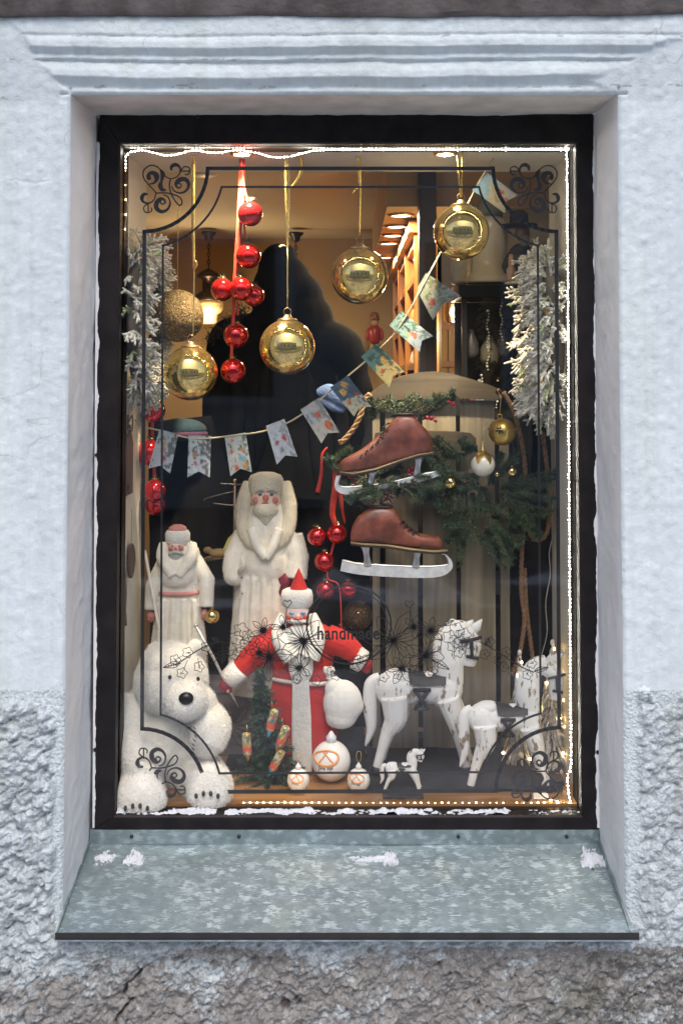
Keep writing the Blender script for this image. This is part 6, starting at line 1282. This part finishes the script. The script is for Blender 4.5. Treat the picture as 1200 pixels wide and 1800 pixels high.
# ------------------------------------------------------------------ glass cabinet, jars and dark figure at upper right
t = T('glass_cabinet', 'black framed glass cabinet with hanging bead strings left of the right wreath', 'cabinet', 868, 740, .80)
A_, B_ = t.L(812, 740), t.L(932, 500); x0, x1, z1 = A_[0], B_[0], B_[2]
M_cab = mat('black_cabinet', (.010, .010, .012), .5, var=.2, spec=.2)
mb = MB(); mb.bbox((x0-6, -4, z1-22), (x1+60, 130, z1)); t.part('top', mb, M_cab, smooth=False)
for x in (x0, x1-6): mb = MB(); mb.bbox((x, 0, -60), (x+9, 9, z1-22.5)); t.part('post', mb, M_cab, smooth=False)
mb = MB(); mb.bbox((x0, 120, -60), (x1+60, 125, z1-22.5)); t.part('back', mb, mat('cabinet_back', (.03, .028, .024), .7, var=.4, vs=9), smooth=False)
mb = MB(); mb.add([(x0+9.5, 4, -60), (x1-6.5, 4, -60), (x1-6.5, 4, z1-23), (x0+9.5, 4, z1-23)], [(0, 1, 2, 3)]); t.part('pane', mb, glass_mat('cabinet_glass', (.92, .94, .95), .02), smooth=False)
for x, za, zb_ in ((860, 545, 650), (884, 520, 600), (848, 660, 730), (876, 690, 720)):
    mb = MB(); q = np.arange(za, zb_, 5.5)
    for k, py in enumerate(q): mb.ell(t.L(x+2*math.sin(k), py, 16), (1.5+.8*(k % 3 == 0),)*3, 8, 6)
    t.part('bead_string', mb, mat('crystal_bead', (.8, .78, .7), .08, .3))
for k, (x, z, r, c) in enumerate(((835, 600, 14, (.10, .09, .10)), (868, 610, 18, (.16, .14, .10)), (895, 600, 16, (.05, .05, .06)), (850, 690, 14, (.30, .28, .24)), (830, 700, 16, (.28, .04, .05)))):
    mb = MB(); mb.lathe([(r*.7, -30), (r, -20), (r*.9, 0), (r*.4, 14), (r*.3, 22), (0, 24)], tuple(t.L(x, z, 50)), 14); t.part('figurine', mb, mat('cabinet_item_%d' % k, c, .4))
M_cer = mat('cream_ceramic', (.56, .49, .34), .35, var=.08, vs=10, coat=.3)
t = T('ceramic_pot', 'tall cream ceramic pot with flared foot on the black glass cabinet', 'pot', 860, 499, .86)
mb = MB(); mb.lathe([(42, 0), (44, 4), (38, 14), (33, 18), (31, 40), (32, 90), (29, 108), (22, 116), (17, 120), (16, 126)], segs=28); t.part('body', mb, M_cer); mb = MB(); mb.lathe([(24, 118), (26, 130), (20, 142), (16, 150), (0, 152)], segs=24); t.part('lid', mb, mat('grey_green_lid', (.16, .17, .13), .5))
t = T('glass_jar', 'pale glass jar behind the highest gold bauble on the cabinet', 'jar', 812, 500, .88)
mb = MB(); mb.lathe([(18, 0), (21, 6), (22, 60), (17, 90), (10, 104), (10, 112)], segs=22); t.part('body', mb, mat('pale_jar', (.50, .45, .32), .2, trans=.3)); mb = MB(); mb.lathe([(11, 112), (12, 120), (6, 124), (0, 125)], segs=18); t.part('stopper', mb, M_oldcap)
t = T('dark_figure', 'dark carved figure with wide brimmed hat above the right wreath', 'figurine', 916, 500, .82)
mb = MB(); mb.lathe([(22, 0), (26, 20), (24, 50), (16, 66), (9, 72)], segs=18, sy=.7); mb.tube(t.P([(905, 440), (888, 470), (896, 490)]), [9, 9, 6], 10); mb.tube(t.P([(928, 440), (944, 465), (936, 490)]), [9, 9, 6], 10); t.organic('body', mb, mat('dark_carved_wood', (.030, .022, .018), .6, var=.4, vs=30), 1.6, 2)
t.part('head', MB().ell(t.L(918, 410), (13, 12, 16), 16, 12), mat('brown_face', (.16, .09, .05), .5)); mb = MB(); mb.lathe([(32, 0), (33, 3), (17, 5), (16, 22), (10, 28), (0, 29)], tuple(t.L(912, 398)), 22, rot=None); t.part('hat', mb, mat('dark_felt_hat', (.022, .016, .014), .8)); t.part('beard', MB().ell(t.L(920, 424, -8), (9, 5, 12), 12, 8), mat('grey_hair', (.20, .17, .14), .9))
t = T('candle', 'small pale candle standing beside the dark figure on the cabinet', 'candle', 898, 499, .76)
mb = MB(); mb.lathe([(8, 0), (8, 26), (5, 30), (5, 44), (3, 52), (0, 53)], segs=16); t.part('wax', mb, mat('peach_wax', (.55, .34, .20), .5)); mb = MB(); mb.lathe([(12, -1), (12, 2), (9, 3)], segs=16); t.part('dish', mb, M_cer)

# ------------------------------------------------------------------ left wall hangings, wire tree, small things
M_cutw = wood('dark_cut_wood', (.09, .055, .04), (.17, .11, .08), .7, 'z', 1.5)
def hang(label, y, py, poly, thread, kind='wood ornament', m=None):
    p = U(218+ (y-.29)/.33*46, py, y); o = empty('wooden_hanging', (NX0+.004, y, p[2]), label, kind, 'cut wooden ornaments on the left wall')
    mb = MB(); n = len(poly); V = [(0.001, a, b) for a, b in poly]+[(.008, a, b) for a, b in poly]; mb.add(V, [tuple(range(n)), tuple(range(2*n-1, n-1, -1))]+[(i, i+n, (i+1) % n+n, (i+1) % n) for i in range(n)]); obj('shape', mb, m or M_cutw, o, smooth=False)
    ztop = max(b for a, b in poly); obj('thread', MB().tube([(.004, 0, ztop-.003), (.004, 0, ztop+thread)], .0009, 5), mat('wall_thread', (.30, .24, .14), .9), o); return o
house_p = [(-.05, -.08), (.05, -.08), (.05, .06), (.0, .10), (-.05, .06)]
hang('dark wooden house cut-out high on the left niche wall', .38, 818, [(-.045, -.075), (-.02, -.075), (-.02, -.05), (.0, -.05), (.0, -.075), (.045, -.075), (.045, .055), (.02, .09), (.0, .075), (-.045, .05)], .06)
hang('small pale wooden plaque with dark bars low by the glass at left', .295, 935, [(-.02, -.035), (.02, -.035), (.02, .03), (.012, .04), (-.02, .03)], .02, m=wood('pale_cut_wood', (.36, .28, .18), (.48, .40, .28), .7))
a = np.linspace(0, 2*math.pi, 15)[:-1]
hang('oval dark wooden ornament on a thread right of the leaf shape', .43, 985, [(.03*math.cos(q)+.006*math.cos(2*q), .045*math.sin(q)) for q in a], .09)
hang('long leaf shaped dark wooden ornament lowest on the left wall', .345, 1040, [(-.018, -.03), (.0, -.075), (.02, -.09), (.024, -.082), (.012, -.05), (.02, -.01), (.014, .03), (.0, .06), (-.014, .03)], .07)
tw = T('twine_bow', 'dark twine bow tied on the left wall under the wreath', 'bow', 230, 745, .39)
tw.o.location.x = NX0+.006; mb = MB()
for k in range(3): mb.tube(catmull([(0, 0, 0), (3, -12-4*k, 16), (3, -20, 2-6*k), (0, 0, 0)], 5), .9, 5); mb.tube(catmull([(0, 0, 0), (3, 12+4*k, 14), (3, 18, -4-5*k), (0, 0, 0)], 5), .9, 5)
mb.tube(catmull([(0, 0, 0), (2, 8, -30), (1, 3, -60)], 5), .8, 5); tw.part('loop', mb, mat('dark_twine', (.10, .07, .05), .9))
wt = T('wire_tree', 'bare metal wire tree with bent branches between the two white dolls', 'wire tree', 411, 1180, .66)
M_wire = mat('dull_wire', (.20, .17, .14), .4, .8); mb = MB(); mb.tube(wt.P([(411, 1180), (411, 850)]), [2.6, 2.2], 8); wt.part('stem', mb, M_wire); wt.part('finial', MB().ell(wt.L(411, 846), 3.4, 10, 8), M_sh)
for P in ([(411, 853), (400, 852), (386, 851)], [(411, 854), (422, 853), (430, 856)], [(411, 865), (385, 871), (360, 878), (358, 882)], [(411, 890), (390, 888), (374, 886)], [(411, 893), (420, 900), (428, 912)]):
    wt.part('branch', MB().tube(catmull(wt.P(P, -2), 5), 1.1, 6), M_wire)
bw = T('bird_ornament', 'straw bird ornament with yellow tail beside the tall doll', 'ornament', 385, 972, .60)
mb = MB(); mb.ell((0, 0, 0), (18, 9, 8)); mb.ell((-20, 0, 5), (8, 6, 6)); bw.organic('body', mb, mat('straw', (.34, .22, .09), .8, bump=.8, bs=300), 1.4, 2); mb = MB()
for k in range(9): mb.tube(catmull([(10, 0, 2), (20+k, -2, 6+k), (26+2*k % 7, -3, 14+k)], 4), .8, 4); mb.tube(catmull([(-10, 0, -4), (-24+3*k, -3, -8), (-28+5*k, -4, -16+k)], 4), .7, 4)
bw.part('straw', mb, MATS['straw'], kind='stuff'); mb = MB(); mb.prism([(6, 4), (14, 6), (24, 34), (16, 26)], -2, 1); bw.part('tail', mb, mat('yellow_card', (.60, .52, .12), .6), smooth=False)
# dark mats, card, wire
mt_ = T('display_mat', 'dark cloth mat under the horses on the display floor', 'mat', 800, 1365, .47)
mb = MB(); p0 = U(645, 1393, .325); o0 = mt_.o.location; n = 30; V = []
for j in range(12):
    for i in range(n):
        x = lerp(p0[0], .54, i/(n-1)); y = lerp(.335, .74, j/11); V.append((x-o0.x+.006*float(vnoise(np.array(y*30), np.array(3.))), y-o0.y, ZFL-o0.z+.004+.006*float(fbm(np.array(x*18.), np.array(y*18.), 3)+.5)))
obj('cloth', MB().add(V, [(j*n+i, j*n+i+1, (j+1)*n+i+1, (j+1)*n+i) for j in range(11) for i in range(n-1)]), mat('dark_mat_cloth', (.022, .020, .022), .9, var=.4, vs=14, bump=.5), mt_.o)
mt_ = T('display_mat', 'dark runner cloth behind the white baubles on the display floor', 'mat', 470, 1365, .55); o0 = mt_.o.location; V = []; p0 = U(392, 1360, .45)
for j in range(8):
    for i in range(n):
        x = lerp(p0[0], .05, i/(n-1)); y = lerp(.47, .78, j/7); V.append((x-o0.x, y-o0.y, ZFL-o0.z+.004+.005*float(fbm(np.array(x*18.), np.array(y*18.), 3)+.5)))
obj('cloth', MB().add(V, [(j*n+i, j*n+i+1, (j+1)*n+i+1, (j+1)*n+i) for j in range(7) for i in range(n-1)]), MATS['dark_mat_cloth'], mt_.o)
cd = T('price_card', 'small blank white card propped at the front right corner of the floor', 'card', 950, 1402, .30)
mb = MB(); mb.box((0, 0, 3), (26, 1, 10), rotm('X', R(-35))); cd.part('paper', mb, mat('white_card', (.8, .8, .78), .6), smooth=False)
tk = T('ornament_block', 'dark block beneath the front foot of the medium horse', 'block', 960, 1376, .40); mb = MB(); mb.box((0, 0, 0), (58, 30, 12), rotm('Y', R(-8))); tk.part('wood', mb, M_dkw, smooth=False)
cw = T('cable', 'thin white cable hanging down inside the right edge of the sled bay', 'cable', 972, 1000, .60); mb = MB(); mb.tube(catmull(cw.P([(973, 880), (974, 930), (965, 970), (966, 1010), (958, 1060), (960, 1110), (950, 1150)]), 6), .9, 5); cw.part('wire', mb, mat('pale_cable', (.45, .44, .40), .5))

# ------------------------------------------------------------------ LED strings round the pane
M_cool = emis('cool_led', (1.0, .93, .80), 90.0); M_wled = emis('warm_led', (1.0, .66, .26), 40.0); M_tubec = mat('clear_led_tube', (.75, .74, .70), .3, trans=.3)
def led(label, pts, y, step, m, r=1.2, smooth=True):
    t = T('led_string', label, 'string lights', pts[0][0], pts[0][1], y, 'strings of small lights round the pane')
    C_ = catmull(t.P(pts), 8); L_ = np.concatenate([[0], np.cumsum(np.linalg.norm(np.diff(C_, axis=0), axis=1))]); s_ = np.arange(0, L_[-1], step); P = np.stack([np.interp(s_, L_, C_[:, k]) for k in range(3)], 1)+rng.normal(size=(len(s_), 3))*.35
    t.part('wire', MB().tube(C_, .8, 5), M_tubec); mb = MB()
    for p in P: mb.ell(p+np.array([0, -1.0, 0]), r*random.uniform(.8, 1.15), 6, 4)
    t.part('bulb', mb, m, kind='stuff')
led('cool white light string along the top edge of the pane', [(221, 295), (222, 275), (232, 267), (250, 264), (272, 269), (290, 273), (308, 272), (330, 266), (345, 264), (378, 269), (420, 264), (450, 269), (480, 276), (505, 276), (530, 270), (560, 264), (640, 263), (760, 263), (900, 263), (1000, 263)], .283, 6.5, M_cool)
led('cool white light string down the right edge of the pane', [(995.5, 264), (995.5, 275), (995.2, 400), (994.8, 600), (994.3, 800), (993.9, 1000), (993.4, 1200), (993.2, 1325), (988.1, 1345), (988.1, 1370), (993.0, 1396)], .283, 6.5, M_cool)
led('sparse light string down the left edge of the pane', [(220, 300), (221, 345), (225, 362), (221, 400), (219, 460), (220, 540), (218, 600), (219, 700)], .283, 26, M_wled, 1.2)
led('warm white light string along the bottom edge of the pane', [(428, 1411), (520, 1411), (620, 1412), (740, 1412), (860, 1412), (940, 1412), (958, 1410), (970, 1406), (982, 1410), (993, 1413)], .279, 12, M_wled, 1.9)
